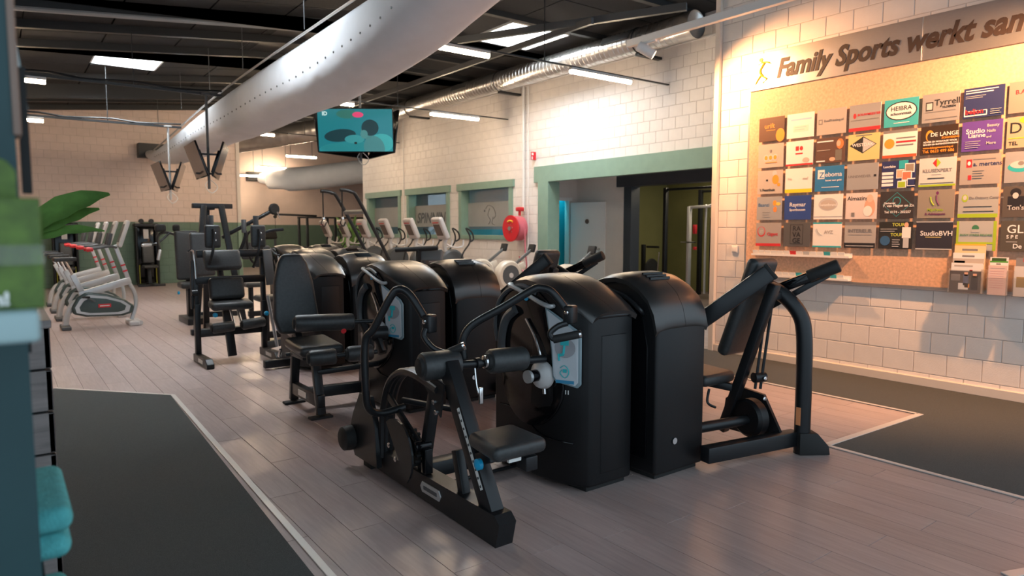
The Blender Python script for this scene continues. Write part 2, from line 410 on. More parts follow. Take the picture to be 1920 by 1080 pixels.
# open door in the recess
dr = thing('door_1', None, None, (10.78, 12.02, 0)); dr['kind'] = 'structure'
dl = obj('door_leaf', bar((10.77, 12.05, 1.06), (11.0, 11.14, 1.06), .04, 2.12, r=.003), WHITEP, dr, 0)
obj('door_handle', join(tube([(10.90, 11.24, 1.05), (10.86, 11.23, 1.05), (10.84, 11.33, 1.05)], .009, 8), disc((10.935, 11.26, 1.05), (-1, -.25, 0), .025, .02)), CHROME, dl)
obj('prohibition_sign', lathe([(.055, 0), (.055, .003), (.046, .003), (.046, 0)], (10.86, 11.60, 1.68), (-.97, -.245, 0)), BROWN, dl)
# ---- ceiling: dark panels, steel beams, skylights
ceil = struct('ceiling', join(prism([(-3.2, 4.45 - .32 + .12), (5.98, 5.048 + .12), (9.6, 5.14), (14.5, 5.14), (14.5, 5.3), (5.98, 5.3), (-3.2, 4.5)], 'y', 15.4, 28.2),
    prism([(-3.2, 4.25), (5.98, 5.168), (14.5, 5.168), (14.5, 5.35), (-3.2, 4.5)], 'y', 10.9, 14.05),
    *[prism([(-3.2, 4.25), (5.98, 5.168), (7.05, 5.168), (7.05, 5.35), (-3.2, 4.5)], 'y', a, b) for a, b in ((-1.5, 7.85), (9.1, 10.9))], *[prism([(-3.2, 4.25), (1.54, 4.724), (1.54, 4.9), (-3.2, 4.5)], 'y', a, b) for a, b in ((7.85, 9.1),)], *[prism([(2.65, 4.835), (5.98, 5.168), (7.05, 5.168), (7.05, 5.35), (2.65, 5.0)], 'y', a, b) for a, b in ((7.85, 9.1),)],
    prism([(8.45, 5.168), (14.5, 5.168), (14.5, 5.35), (8.45, 5.35)], 'y', -1.5, 10.9), prism([(7.05, 5.168), (8.45, 5.168), (8.45, 5.35), (7.05, 5.35)], 'y', -1.5, 9.4),
    prism([(-3.2, 4.25), (1.5, 4.72), (1.5, 4.9), (-3.2, 4.5)], 'y', 14.05, 15.4), prism([(2.7, 4.84), (5.98, 5.168), (14.5, 5.168), (14.5, 5.35), (2.7, 5.0)], 'y', 14.05, 15.4)), STEELB)
cz = lambda x: 4.45 + .1 * x if x < 5.5 else 5.0
def panel(xa, xb, ya, yb):
    g = .012; za, zb = cz(xa), cz(xb)
    V = [(xa + g, ya + g, za), (xb - g, ya + g, zb), (xb - g, yb - g, zb), (xa + g, yb - g, za)]
    V += [(p[0], p[1], p[2] + .1) for p in V]
    obj('ceiling_panel', (V, [(0, 1, 2, 3), (4, 7, 6, 5), (0, 4, 5, 1), (1, 5, 6, 2), (2, 6, 7, 3), (3, 7, 4, 0)]), CEILP, ceil, 0)
for k in range(-4, 4):
    for j in range(-12, 6):
        if k == 0 and j in (0, -5): continue
        if 14.1 + 1.25 * j > 20.6: continue
        panel(1.54 + 1.11 * k, 1.54 + 1.11 * (k + 1), 14.1 + 1.25 * j, 14.1 + 1.25 * (j + 1))
for (xa, xb) in ((5.98, 7.1), (7.1, 8.4), (8.4, 9.4)):
    for j in range(-7, 15):
        if xa == 7.1 and j == 0: continue
        panel(xa, xb, 9.45 + 1.3 * j, 9.45 + 1.3 * (j + 1))
def skylight(label, x0, x1, y0, y1, z, sfx=''):
    t = thing('skylight' + sfx, label, 'skylight', ((x0 + x1) / 2, (y0 + y1) / 2, z))
    obj('curb', join(box(x0, x0 + .03, y0, y1, z - .03, z + .5), box(x1 - .03, x1, y0, y1, z - .03, z + .5), box(x0, x1, y0, y0 + .03, z - .03, z + .5), box(x0, x1, y1 - .03, y1, z - .03, z + .5)), CURB, t, 0)
    obj('dome_pane' + sfx, box(x0, x1, y0, y1, z + .5, z + .52), SKYP, t, 0)
    obj('opener', tube([((x0 + x1) / 2, y0 + .1, z + .42), ((x0 + x1) / 2, y1 - .1, z + .42)], .012, 6, 0), GREYST, t)
skylight('square skylight over the exercise bikes, seen in dark ceiling', 1.54, 2.65, 14.1, 15.35, 4.66)
skylight('large square skylight beside the spiral metal duct', 7.1, 8.4, 9.45, 10.75, 5.0)
skylight('square skylight above the middle of the circuit', 1.54, 2.65, 7.85, 9.1, 4.66, '_offscreen')
skylight('distant skylight in the hall beyond the cream wall', 6.6, 8.4, 21.25, 22.25, 5.02)
nb = 0
for y, d_ in ((5.4, .3), (7.3, .12), (9.2, .12), (11.0, .14), (12.25, .12), (13.5, .12), (16.3, .12), (17.6, .3), (19.3, .12), (20.6, .12)):
    xm = 9.35
    m = join(prism([(-3, cz(-3) - d_), (5.5, 5.0 - d_), (5.5, 5.0), (-3, cz(-3))], 'y', y - .05, y + .05), box(5.5, xm, y - .05, y + .05, 5.0 - min(d_, .09), 5.0))
    nb += 1; struct('trim_%d' % (20 + nb), m, STEELB)
struct('trim_40', bar((5.7, 2.0, 4.72), (5.7, 20.5, 4.72), .07, .14, r=0), GREYST)
struct('trim_41', join(bar((6.9, 7.3, 4.45), (6.9, 18.0, 4.45), .05, .09, r=0), bar((5.0, 11.6, 4.5), (7.6, 6.2, 4.5), .07, .10, r=0)), GREYST)
# ================================================================ sponsor wall
BX = 7.0
bd = thing('sponsor_board', 'pale chipboard sponsor board on the block wall beneath the sign', 'notice board', (BX, 3.0, .94))
obj('board', box(BX, 7.05, .95, 4.76, .96, 3.07), OSB, bd, 0)
obj('edge_rail', join(rbox(BX, 7.05, .95, 4.77, .935, .96, .003), rbox(BX, 7.05, 4.76, 4.785, .94, 3.07, .003)), ALU, bd, 0)
sg = thing('sign_board', 'long brushed aluminium sign with dark slanted lettering above the placards', 'sign', (BX, 3.0, 3.07))
obj('sign_panel', join(rbox(BX - .02, 7.05, 2.935, 4.76, 3.07, 3.47, .003), rbox(BX - .02, 7.05, .95, 2.93, 3.07, 3.47, .003)), ALU, sg, 0)
INK = mat('dark_brown_lettering', (.045, .03, .025), .5)
tm = text_mesh('Family Sports werkt sam', .27, .002, .28, .009)
wd = max(p[0] for p in tm[0]); tm = text_mesh('Family Sports werkt samen', .27, .002, .28, .009)
k = 2.36 / wd; tm = ([(p[0] * k, p[1] * 1.02, p[2]) for p in tm[0]], tm[1])
obj('lettering', orient(tm, (BX - .023, 4.43, 3.175), (0, -1, 0), (0, 0, 1)), INK, sg, 0)
rx = BX - .025
obj('runner_emblem', join(disc((rx, 4.625, 3.40), (-1, 0, 0), .022, .003), tube([(rx, 4.66, 3.35), (rx, 4.60, 3.37), (rx, 4.54, 3.36), (rx, 4.49, 3.33)], [.004, .010, .010, .003], 6), tube([(rx, 4.58, 3.36), (rx, 4.63, 3.28), (rx, 4.60, 3.22), (rx, 4.55, 3.18), (rx, 4.60, 3.14)], [.012, .014, .010, .004], 6), tube([(rx, 4.61, 3.24), (rx, 4.66, 3.18), (rx, 4.71, 3.10)], [.012, .008, .003], 6)), YEL, sg)
# ---- forty placards: bg, label, then prints ('t',text,size,colour,u,v[,align]) ('r',u0,u1,v0,v1,colour) ('e',u,v,ru,rv,colour)
def C(*c): return mat('print_%d_%d_%d' % tuple(int(x * 255) for x in c), c, .45)
K = (.02, .02, .025); Wt = (.8, .8, .8); Rd = (.6, .03, .04); Gy = (.22, .21, .21); Or = (.85, .32, .04); Tl = (.03, .4, .45); Lm = (.35, .5, .03); Nv = (.03, .04, .13); Pu = (.12, .06, .32); Sk = (.7, .4, .28)
def lines(u0, v0, n, wd, col, dv=.09, h=.025): return [('r', u0, u0 + wd * (1 - .15 * (i % 2)), v0 - dv * i, v0 - dv * i + h, col) for i in range(n)]
SIL = (.52, .52, .52); BG = (.50, .44, .39); WP = (.82, .80, .76)
PL_ = [
 [((.13, .07, .045), 'dark brown placard with orange script and orange ball', [('t', 'urift', .075, Or, .42, .55, 'CENTER'), ('e', .85, .22, .17, .28, Or), ('r', .3, .65, .45, .47, Or)]),
  (WP, 'white placard with faint lilac heading above a pale box', [('r', .15, .9, .72, .78, (.6, .55, .72)), ('r', .25, .8, .25, .5, (.78, .72, .62))] + lines(.3, .42, 2, .42, SIL)),
  (BG, 'taupe placard with small square mark and grey printing name', [('r', .06, .2, .42, .62, Gy), ('r', .09, .17, .46, .58, BG), ('t', 'RealPrinting.nl', .036, Gy, .25, .5)]),
  (SIL, 'silver placard with red name and red bottom band', [('r', 0, 1, 0, .13, Rd), ('e', .18, .58, .05, .1, Rd), ('t', 'BOUWMEESTER', .032, Rd, .27, .56)] + lines(.06, .4, 1, .88, Gy)),
  ((.06, .45, .5), 'turquoise placard with white oval cleaning logo', [('e', .5, .56, .46, .34, K), ('e', .5, .56, .43, .30, Wt), ('t', 'HEIBRA', .058, K, .5, .58, 'CENTER'), ('t', 'schoonmaak', .038, K, .5, .42, 'CENTER')] + lines(.3, .12, 1, .45, Wt)),
  (SIL, 'silver placard with large black flooring name and boxed arrow', [('r', .1, .3, .42, .72, K), ('r', .125, .275, .46, .68, SIL), ('t', 'Tyrrell', .078, K, .33, .58), ('t', 'VLOEREN', .026, K, .55, .47)] + lines(.1, .36, 1, .8, Gy) + lines(.1, .12, 1, .85, Gy)),
  (Nv, 'navy placard with red letters inside a white outlined bar', lines(.05, .9, 2, .8, Wt, .08, .03) + lines(.05, .72, 2, .5, SIL, .06, .015) + [('r', .03, .6, .06, .1, Wt), ('r', .03, .05, .06, .4, Wt), ('r', .58, .6, .06, .24, Wt), ('r', .13, .6, .22, .24, Wt), ('t', 'beljon', .058, (.8, .05, .05), .06, .14)] + lines(.68, .22, 3, .26, SIL, .07, .015)),
  ((.30, .25, .22), 'brown grey placard with two small red initials', [('t', 'B.A', .05, Rd, .15, .6)])],
 [(BG, 'beige placard with three pale ring emblems', [('e', .32, .42, .1, .14, SIL), ('e', .5, .42, .1, .14, SIL), ('e', .68, .42, .1, .14, SIL), ('e', .32, .42, .06, .09, Or), ('e', .5, .42, .06, .09, Or), ('e', .68, .42, .06, .09, Or), ('r', .47, .53, .65, .75, Gy), ('r', .3, .75, .2, .23, Or)]),
  (WP, 'white placard with small red block mark and red base line', [('r', 0, 1, 0, .07, Rd), ('r', .36, .48, .6, .78, Rd), ('e', .57, .69, .06, .09, Rd), ('r', .36, .62, .45, .51, Rd), ('e', .75, .2, .12, .1, BG)]),
  ((.12, .065, .05), 'brown placard with portrait of a red haired woman', [('e', .83, .72, .12, .2, (.7, .2, .06)), ('e', .78, .74, .07, .12, Sk), ('r', .68, .9, .08, .5, (.16, .15, .13)), ('e', .58, .14, .1, .08, Sk), ('r', .04, .6, .83, .88, Wt), ('r', .04, .5, .5, .52, BG), ('r', .03, .33, .06, .11, Wt)]),
  ((.62, .56, .24), 'yellowish placard with black and grey diamond roof logo', [('d', .48, .58, .43, .32, K), ('d', .49, .58, .39, .28, SIL), ('h', .48, .58, .40, .29, K), ('t', 'WESTDAK', .045, Wt, .47, .53, 'CENTER'), ('r', .25, .75, .93, .96, Gy)]),
  (WP, 'white placard with orange scribble and red name, grey top', [('r', 0, 1, .9, 1, Gy), ('r', 0, 1, 0, .1, (.75, .1, .04)), ('e', .2, .52, .15, .18, Or), ('r', .4, .95, .68, .72, Gy), ('r', .4, .97, .53, .59, Rd), ('r', .4, .9, .42, .46, Gy)]),
  ((.045, .028, .02), 'dark brown placard with rising sun and phone number', [('e', .25, .66, .11, .2, Or), ('e', .28, .62, .1, .16, (.045, .028, .02)), ('t', 'DE LANGE', .05, Wt, .27, .63), ('t', 'ZONWERING', .024, Or, .57, .53), ('t', 'ADVIES EN MONTAGE VOOR', .0215, Wt, .08, .42), ('t', 'BINNEN EN BUITENZONWERING', .0195, Wt, .08, .33), ('t', 'www.delangezonwering.nl', .024, Or, .08, .21), ('t', 'Tel. 0623 499 686', .036, Or, .08, .07)]),
  (Pu, 'purple placard with white curly studio lettering', [('t', 'Studio', .058, Wt, .1, .6), ('t', 'Lianne', .052, Wt, .16, .46), ('t', 'Beauty', .034, SIL, .62, .78), ('t', 'Nails', .034, SIL, .62, .6), ('t', 'and', .026, SIL, .62, .42), ('t', 'More', .034, SIL, .62, .2)] + lines(.1, .32, 4, .38, SIL, .07, .015)),
  ((.42, .34, .24), 'sand coloured placard with tall black initial and green line', [('t', 'D', .13, K, .05, .48), ('e', .5, .88, .22, .12, Lm), ('r', .05, .9, .3, .33, Lm), ('t', 'TEL', .042, K, .06, .1)])],
 [(BG, 'beige placard with party balloons and shop name', [('e', .68, .86, .09, .12, SIL), ('e', .72, .6, .13, .2, Or), ('e', .85, .38, .06, .08, Or), ('t', "'t Feesthuis", .042, K, .1, .12), ('r', .35, .42, .55, .62, K)]),
  (WP, 'white placard with yellow bottom band and brown question', [('r', 0, 1, 0, .15, (.75, .62, .03)), ('t', 'Ho', .04, BG, .1, .52), ('t', 'me?', .04, BG, .66, .52)]),
  ((.03, .19, .42), 'bright blue placard with white Z emblem', [('r', .1, .34, .5, .86, Wt), ('t', 'Z', .085, (.03, .19, .42), .15, .54), ('t', 'eboma', .066, Wt, .36, .58), ('t', 'bouwt voor geluk', .024, Wt, .38, .4)] + lines(.25, .15, 1, .6, Wt)),
  (SIL, 'plain silver placard with thin spaced grey name', [('t', 'LINNEWEEVER', .034, Gy, .05, .47), ('r', .86, .94, .48, .56, K)]),
  (Nv, 'navy placard with white pill bars and holiday snapshots', [('t', 'Longlake', .032, Wt, .05, .76)] + [('r', .02, .36, .5 - .14 * i, .6 - .14 * i, Wt) for i in range(4)] + [('r', .52, .78, .7, 1, Tl), ('r', .45, .68, .35, .68, Wt), ('r', .47, .66, .38, .65, Sk), ('r', .7, .97, .55, .88, Wt), ('r', .72, .95, .58, .85, (.3, .25, .2)), ('r', .62, .9, .25, .6, Wt), ('r', .64, .88, .3, .57, (.55, .2, .12)), ('r', .5, .75, 0, .26, Wt), ('r', .52, .73, .02, .22, Lm), ('r', .78, 1, .05, .34, Wt), ('r', .8, 1, .08, .3, Nv)]),
  ((.58, .60, .60), 'silver placard with red and green diamond and green base', [('r', 0, 1, 0, .07, Lm), ('d', .48, .82, .11, .16, Rd), ('h', .48, .82, -.11, .16, Lm), ('t', 'KLUSEXPERT', .043, Gy, .5, .5, 'CENTER'), ('r', .36, .62, .41, .44, SIL), ('r', .25, .7, .27, .3, K), ('r', .05, .95, .11, .13, Gy)]),
  ((.36, .33, .31), 'grey placard with red square and dark blue name', [('r', .16, .3, .58, .85, Rd), ('e', .23, .72, .04, .07, Wt), ('t', 'a. mertens', .052, Nv, .33, .62), ('r', .33, .88, .83, .86, Gy), ('r', .22, .3, .16, .32, Rd)] + lines(.33, .45, 4, .28, Gy, .08, .015)),
  (SIL, 'silver placard with turquoise wave bowl', [('e', .35, .5, .28, .16, Tl), ('e', .35, .58, .22, .12, SIL), ('e', .38, .62, .07, .07, Gy)])],
 [(SIL, 'silver placard with blue script and orange blossom', [('t', 'Baanzi', .055, (.02, .12, .3), .06, .58), ('e', .72, .72, .07, .12, Or), ('e', .86, .68, .09, .07, YEL and (.8, .55, .1)), ('e', .74, .45, .07, .12, (.8, .25, .06))] + lines(.25, .32, 3, .3, Gy, .1, .012)),
  ((.03, .07, .27), 'royal blue placard with white sports name', [('t', 'Raymar', .062, Wt, .5, .55, 'CENTER'), ('t', 'Sporthousen', .036, Wt, .5, .37, 'CENTER')]),
  (WP, 'cream placard with faint grey oval emblem', [('e', .5, .6, .33, .26, SIL), ('e', .5, .58, .28, .2, BG), ('t', 'Sweetbrand', .04, WP, .5, .53, 'CENTER'), ('r', 0, 1, .1, .13, SIL)]),
  ((.72, .62, .58), 'pale pink placard with handwritten name and portrait', [('t', 'Almazing', .058, K, .05, .72), ('e', .78, .45, .17, .36, Sk), ('e', .78, .78, .1, .15, (.75, .5, .38)), ('e', .72, .3, .14, .2, WP), ('r', .2, .3, .1, .25, Gy)]),
  ((.045, .04, .042), 'black placard with thin blue diamond and phone number', [('d', .5, .52, .42, .45, Tl), ('d', .5, .52, .405, .432, (.045, .04, .042)), ('e', .5, .64, .12, .16, Tl), ('e', .5, .64, .1, .135, (.045, .04, .042)), ('t', 'Glashandel', .024, Wt, .12, .54), ('t', 'F. van Hagen en Zn.', .036, Wt, .1, .43), ('t', 'Tel: 0174 - 202257', .032, Wt, .14, .2)]),
  ((.28, .25, .21), 'taupe placard with purple and lime human figure', [('e', .54, .88, .04, .06, (.15, .03, .12)), ('s', .52, .8, .6, .45, (.15, .03, .12)), ('s', .36, .75, .46, .45, Lm), ('t', 'MijnFysio', .036, Lm, .5, .25, 'CENTER'), ('t', '& Adviespunt', .032, (.15, .03, .12), .5, .11, 'CENTER')]),
  ((.38, .39, .38), 'silver grey placard with lime ring and lime base band', [('r', 0, 1, 0, .13, Lm), ('e', .17, .66, .08, .13, Lm), ('e', .17, .68, .05, .08, SIL), ('t', 'De Ontzorg Centrale', .03, Gy, .28, .63), ('r', .15, .85, .36, .38, K), ('r', .14, .9, .2, .22, K)]),
  ((.10, .085, .075), 'dark placard with grey portrait of a person in hat', [('e', .3, .8, .13, .14, K), ('r', .12, .5, .3, .68, K), ('e', .3, .7, .07, .1, SIL), ('t', "Ton's", .055, SIL, .12, .24)])],
 [((.36, .33, .32), 'grey placard with red ring and red base band', [('r', 0, 1, 0, .12, Rd), ('e', .22, .62, .16, .22, Rd), ('e', .22, .64, .13, .18, (.36, .33, .32)), ('t', 'IT', .05, SIL, .16, .55), ('t', 'Gigant', .05, Rd, .46, .46)]),
  ((.10, .10, .105), 'anthracite placard with stacked letters in a thin frame', [('r', .26, .74, .1, .92, K), ('r', .275, .725, .125, .895, (.10, .10, .105)), ('t', 'RA', .075, K, .5, .66, 'CENTER'), ('t', 'VA', .075, K, .5, .41, 'CENTER'), ('t', 'GE', .075, K, .5, .16, 'CENTER')]),
  (WP, 'white placard between two teal bands with initials', [('r', 0, 1, .94, 1, Tl), ('r', 0, 1, 0, .06, Tl), ('t', 'AVZ', .05, BG, .4, .55), ('s', .15, .75, .3, .5, SIL)]),
  ((.42, .40, .38), 'silver placard with dark bands and interior name', [('r', 0, 1, .88, 1, Gy), ('r', 0, 1, 0, .2, K), ('r', .12, .88, .5, .515, Gy), ('t', 'INTERIEUR', .05, Gy, .5, .6, 'CENTER'), ('r', .05, .95, .07, .1, SIL)]),
  ((.03, .03, .03), 'black placard with yellow words and man in white jacket', [('t', 'TOURS', .042, (.6, .65, .1), .4, .84), ('t', 'TOURS', .042, (.6, .65, .1), .36, .47), ('e', .82, .88, .06, .1, Sk), ('r', .7, .95, .4, .8, WP), ('r', .74, .9, .04, .42, SIL), ('e', .2, .3, .15, .18, (.04, .12, .25))] + lines(.05, .72, 2, .5, SIL, .08, .02) + lines(.42, .32, 4, .22, SIL, .08, .025)),
  ((.035, .035, .05), 'dark navy placard with bold white studio name', [('r', 0, 1, 0, .04, SIL), ('r', 0, 1, .97, 1, SIL), ('t', 'StudioBVH', .062, Wt, .12, .5), ('r', .27, .7, .43, .455, (.6, .5, .2))]),
  ((.42, .43, .42), 'silver placard with lime border and green dome emblem', [('r', 0, .06, 0, 1, Lm), ('r', .92, 1, 0, 1, Lm), ('r', .06, .92, .22, .29, Lm), ('e', .48, .75, .09, .12, (.05, .2, .1)), ('r', .38, .58, .62, .72, (.42, .43, .42)), ('t', 'BODY STRESS RELEASE', .025, (.1, .25, .14), .1, .5), ('r', .2, .75, .12, .14, Gy)]),
  ((.09, .08, .065), 'dark olive placard with large white GL letters', [('t', 'GL', .1, Wt, .14, .6), ('t', 'S P E', .042, Wt, .14, .42), ('r', .14, .4, .3, .32, SIL), ('t', 'De', .055, Wt, .3, .1)])]]
for r in range(5):
    for c in range(8):
        bgc, lab, els = PL_[r][c]
        y0 = 4.615 - .343 * c; z1 = 2.745 - .293 * r; Wd, Ht = .312, .262; X0 = BX - .032
        p = thing('sponsor_placard', lab, 'placard', (BX, y0 - Wd / 2, z1 - Ht))
        rough = .3 if bgc in (SIL, BG) else .4
        obj('plate', rbox(X0, X0 + .006, y0 - Wd, y0, z1 - Ht, z1, .001, 1), mat('placard_%d_%d' % (r, c), bgc, rough, .45 if bgc == SIL else 0), p, 0)
        obj('spacer', join(*[box(X0 + .006, BX, y0 - Wd * a - .012, y0 - Wd * a + .012, z1 - Ht * b - .012, z1 - Ht * b + .012) for a in (.15, .85) for b in (.2, .8)]), ALU, p, 0)
        groups = []
        for i, e in enumerate(els):
            xo = X0 - .0006 - .0006 * i
            Y = lambda u: y0 - Wd * u
            Z = lambda v: z1 - Ht + Ht * v
            if e[0] == 'r': m = box(xo, X0, Y(e[2]), Y(e[1]), Z(e[3]), Z(e[4])); col = e[5]
            elif e[0] == 'e':
                n = 20; m = prism([(Y(e[1] + e[3] * math.cos(a * 2 * math.pi / n)), Z(e[2] + e[4] * math.sin(a * 2 * math.pi / n))) for a in range(n)], 'x', xo, X0); col = e[5]
            elif e[0] == 'd': m = prism([(Y(e[1] - e[3]), Z(e[2])), (Y(e[1]), Z(e[2] - e[4])), (Y(e[1] + e[3]), Z(e[2])), (Y(e[1]), Z(e[2] + e[4]))], 'x', xo, X0); col = e[5]
            elif e[0] == 'h': m = prism([(Y(e[1] - e[3]), Z(e[2])), (Y(e[1]), Z(e[2] - e[4])), (Y(e[1]), Z(e[2] + e[4]))], 'x', xo, X0); col = e[5]
            elif e[0] == 's': m = tube([(xo, Y(e[1]), Z(e[2])), (xo, Y((e[1] + e[3]) / 2 - .03), Z((e[2] + e[4]) / 2)), (xo, Y(e[3]), Z(e[4]))], .006, 6, 4); col = e[5]
            else:
                m = orient(text_mesh(e[1], e[2], .0004, 0, .0006, e[6] if len(e) > 6 else 'LEFT'), (xo, Y(e[4]), Z(e[5])), (0, -1, 0), (0, 0, 1)); col = e[3]
            groups.append((col, m))
        for col, ms in groups:
            obj('print', ms, C(*col), p, 0)
# ---- card ledges and leaflet racks on the board
def ledge(lab, z):
    t = thing('card_ledge', lab, 'ledge', (BX - .05, 4.05, z))
    obj('tray', join(box(BX - .075, BX, 3.51, 4.64, z, z + .008), box(BX - .078, BX - .07, 3.51, 4.64, z, z + .022), box(BX - .006, BX, 3.51, 4.64, z, z + .05)), WHITEP, t, 0)
    cols = [WP, WP, Gy, WP, (.08, .05, .04), WP, WP, SIL, WP, Rd, WP, WP, Tl, WP, WP]
    random.seed(int(z * 100))
    for i in range(14):
        y = 4.60 - i * .077
        cc = random.choice(cols)
        cdk = tag(obj('business_card', xf(box(-.003, .003, -.034, .034, 0, .052), Matrix.Translation((BX - .045, y, z + .009)) @ Matrix.Rotation(-.25, 4, 'Y')), C(*cc), None, 0), {WP: 'white', Gy: 'dark grey', SIL: 'silver', Rd: 'red', Tl: 'teal'}.get(cc, 'dark brown') + ' stack of small business cards on the ' + ('upper' if z > 1.1 else 'lower') + ' ledge', 'business card', 'business cards on the ledges')
ledge('upper white card ledge under the sponsor placards', 1.205)
ledge('lower white card ledge at the bottom of board', .97)
def rack(name, lab, y0, y1, z0, tiers, sheets):
    t = thing(name, lab, 'leaflet holder', (BX - .08, (y0 + y1) / 2, z0))
    obj('holder', join(box(BX - .15, BX - .146, y0, y1, z0, z0 + .16), box(BX - .15, BX, y0, y0 + .004, z0, z0 + .22), box(BX - .15, BX, y1 - .004, y1, z0, z0 + .22), box(BX - .15, BX, y0, y1, z0, z0 + .004), box(BX - .01, BX, y0, y1, z0, z0 + .15 + .11 * tiers)), CLEARP, t, 0)
    for i, (h, col, prints, sl) in enumerate(sheets):
        x = BX - .144 + .027 * i
        l = tag(obj('leaflet', box(x, x + .012, y0 + .008, y1 - .008, z0 + .006, z0 + h), C(*col), None, 0), sl, 'leaflet')
        ms = {}
        for (u0, u1, v0, v1, pc) in prints:
            yy = lambda u: y1 - .008 - (y1 - y0 - .016) * u
            zz = lambda v: z0 + .006 + (h - .006) * v
            ms.setdefault(pc, []).append(box(x - .0008, x, yy(u1), yy(u0), zz(v0), zz(v1)))
        for pc, mm in ms.items():
            k = obj('print', join(*mm), C(*pc), l, 0)
rack('leaflet_rack', 'tall clear leaflet rack with house brochures on the board', 2.30, 2.56, .93, 2, [
    (.20, (.10, .09, .09), [(.45, .62, .35, .85, (.12, .15, .25)), (.48, .6, .78, .95, Sk), (.7, .92, .15, .8, (.03, .03, .04)), (.76, .88, .72, .9, Sk), (.3, .62, .15, .45, Wt), (.05, .35, .55, .85, Gy), (.5, .66, .25, .42, Or)], 'brochure showing two people in dark suits'),
    (.27, WP, [(.1, .7, .88, .93, BG), (0, 1, .72, .76, SIL), (.6, .7, .73, .78, Rd)], 'white brochure behind the suited people brochure'),
    (.36, WP, [(.3, .7, .9, .94, Gy), (0, 1, .72, .86, BG), (.05, .4, .72, .8, K)], 'brochure with a wide house photo'),
    (.44, (.75, .60, .35), [(0, 1, .97, 1, (.8, .5, .05)), (.25, .75, .86, .9, Gy), (.05, .5, .7, .8, K)], 'tallest brochure with a yellow top edge')])
rack('leaflet_rack', 'narrow clear leaflet rack with pink price lists', 2.11, 2.26, .93, 1, [
    (.26, (.74, .55, .50), [(.1, .9, .9, .91, Gy)] + [(.1, .85, .8 - .08 * i, .81 - .08 * i, (.6, .3, .28)) for i in range(8)], 'pink price list leaflet'),
    (.33, WP, [(0, 1, .86, .9, (.1, .35, .05)), (.1, .9, .9, .98, (.05, .1, .03)), (.35, .6, .8, .84, Gy)], 'leaflet with green band and garden photo')])
rack('leaflet_rack', 'clear leaflet rack with round food pictures beside price lists', 1.88, 2.07, .93, 1, [
    (.26, (.66, .62, .58), [(.1, .55, .3, .65, (.35, .25, .1)), (.5, .9, .1, .4, (.2, .12, .05)), (.4, .5, .85, .92, (.1, .2, .1))], 'leaflet with round food pictures'),
    (.33, (.25, .24, .24), [(.3, .95, .9, 1, Rd)], 'grey leaflet with a red top corner')])
tag(obj('light_switch', join(rbox(7.03, 7.055, 4.90, 4.985, 1.22, 1.305, .004), rbox(7.022, 7.035, 4.913, 4.972, 1.233, 1.292, .003)), WHITEP), 'square white light switch on the block wall', 'light switch')

# ================================================================ overhead things
# ---- spiral metal duct
du = thing('spiral_duct', 'long galvanised spiral air duct under the ceiling along white wall', 'air duct', (8.85, 7.05, 4.68))
DR = .205
prof = []
L = 14.2
n = int(L / .11)
for i in range(n + 1):
    t = i * L / n
    prof += [(DR, t), (DR, t + .085), (DR + .008, t + .09), (DR + .008, t + .1), (DR, t + .105)]
prof = [(DR - .01, .02)] + [(DR + .01, 0), (DR + .01, .05)] + prof[10:]
obj('pipe', lathe(prof, (8.85, 7.02, 4.68), (0, 1, 0), 32), DUCTM, du, 50)
obj('end_cap', disc((8.85, 7.06, 4.68), (0, -1, 0), DR - .005, .01, 32), DUCTM, du)
for y in (8.6, 13.6):
    obj('grille', xf(rbox(-.01, .01, -.32, .32, -.07, .07, .004), Matrix.Translation((8.85 - DR * .92, y, 4.68 + DR * .45)) @ Matrix.Rotation(.45, 4, 'Y')), GREYST, du, 0)
for y in (8.2, 12.2, 16.2):
    obj('wall_bracket', join(box(8.8, 9.372, y - .05, y + .05, 4.43, 4.474), tube([(8.85 + (DR + .01) * math.cos(a * .3), y, 4.68 + (DR + .01) * math.sin(a * .3)) for a in range(22)], .008, 6, 0)), STEELB, du)
d2 = thing('spiral_duct', 'short spiral air duct running crosswise beyond the hanging screens', 'air duct', (6.2, 20.0, 4.3))
obj('pipe', lathe([(.30 + (.008 if i % 5 == 0 else 0), i * .05) for i in range(84)], (5.7, 21.6, 4.05), (3.4, -3.6, .6), 28), DUCTM, d2, 50)
# ---- fabric duct hung along the room
fd = thing('fabric_duct', 'white fabric air duct slung below the dark ceiling', 'air duct', (3.5, 12, 3.3))
V, Fc = [], []
NS = 72; NR = 28
def fduct(t):
    y = 21.0 - 16.6 * t
    cx = 3.6 + .03 * math.sin(t * 9)
    bot = 3.15 + .025 * math.sin(t * 21); top = 4.02 - .02 * (y - 7.6) - .002 * max(0, y - 7.6) ** 2
    if y < 9: bot += (9 - y) * .105 + max(0, 6.5 - y) * .1
    if t < .09:
        k = (t / .09) ** .7; bot = 3.5 + (bot - 3.5) * k; top = 3.72 + (top - 3.72) * k
        wdt = .16 + (.42 - .16) * k; cx = 3.45 + (cx - 3.45) * k
    else: wdt = .42
    return cx, y, bot, top, wdt
for i in range(NS + 1):
    cx, y, bot, top, wdt = fduct(i / NS)
    for k in range(NR):
        a = 2 * math.pi * k / NR; s, c = math.sin(a), math.cos(a)
        sq = .72
        xx = math.copysign(abs(c) ** sq, c) * wdt; zz = math.copysign(abs(s) ** sq, s)
        zc, hh = (bot + top) / 2, (top - bot) / 2
        wr = .012 * math.sin(i * 1.7 + k * 2.3) * (1 if i > 3 else 0)
        V.append((cx + xx + wr, y, zc + zz * hh + wr * .6))
for i in range(NS):
    for k in range(NR):
        a, b = i * NR + k, i * NR + (k + 1) % NR; Fc.append((a, b, b + NR, a + NR))
Fc += [tuple(range(NR)), tuple(range(NS * NR, (NS + 1) * NR))]
obj('sleeve', (V, Fc), FABRIC, fd, 70)
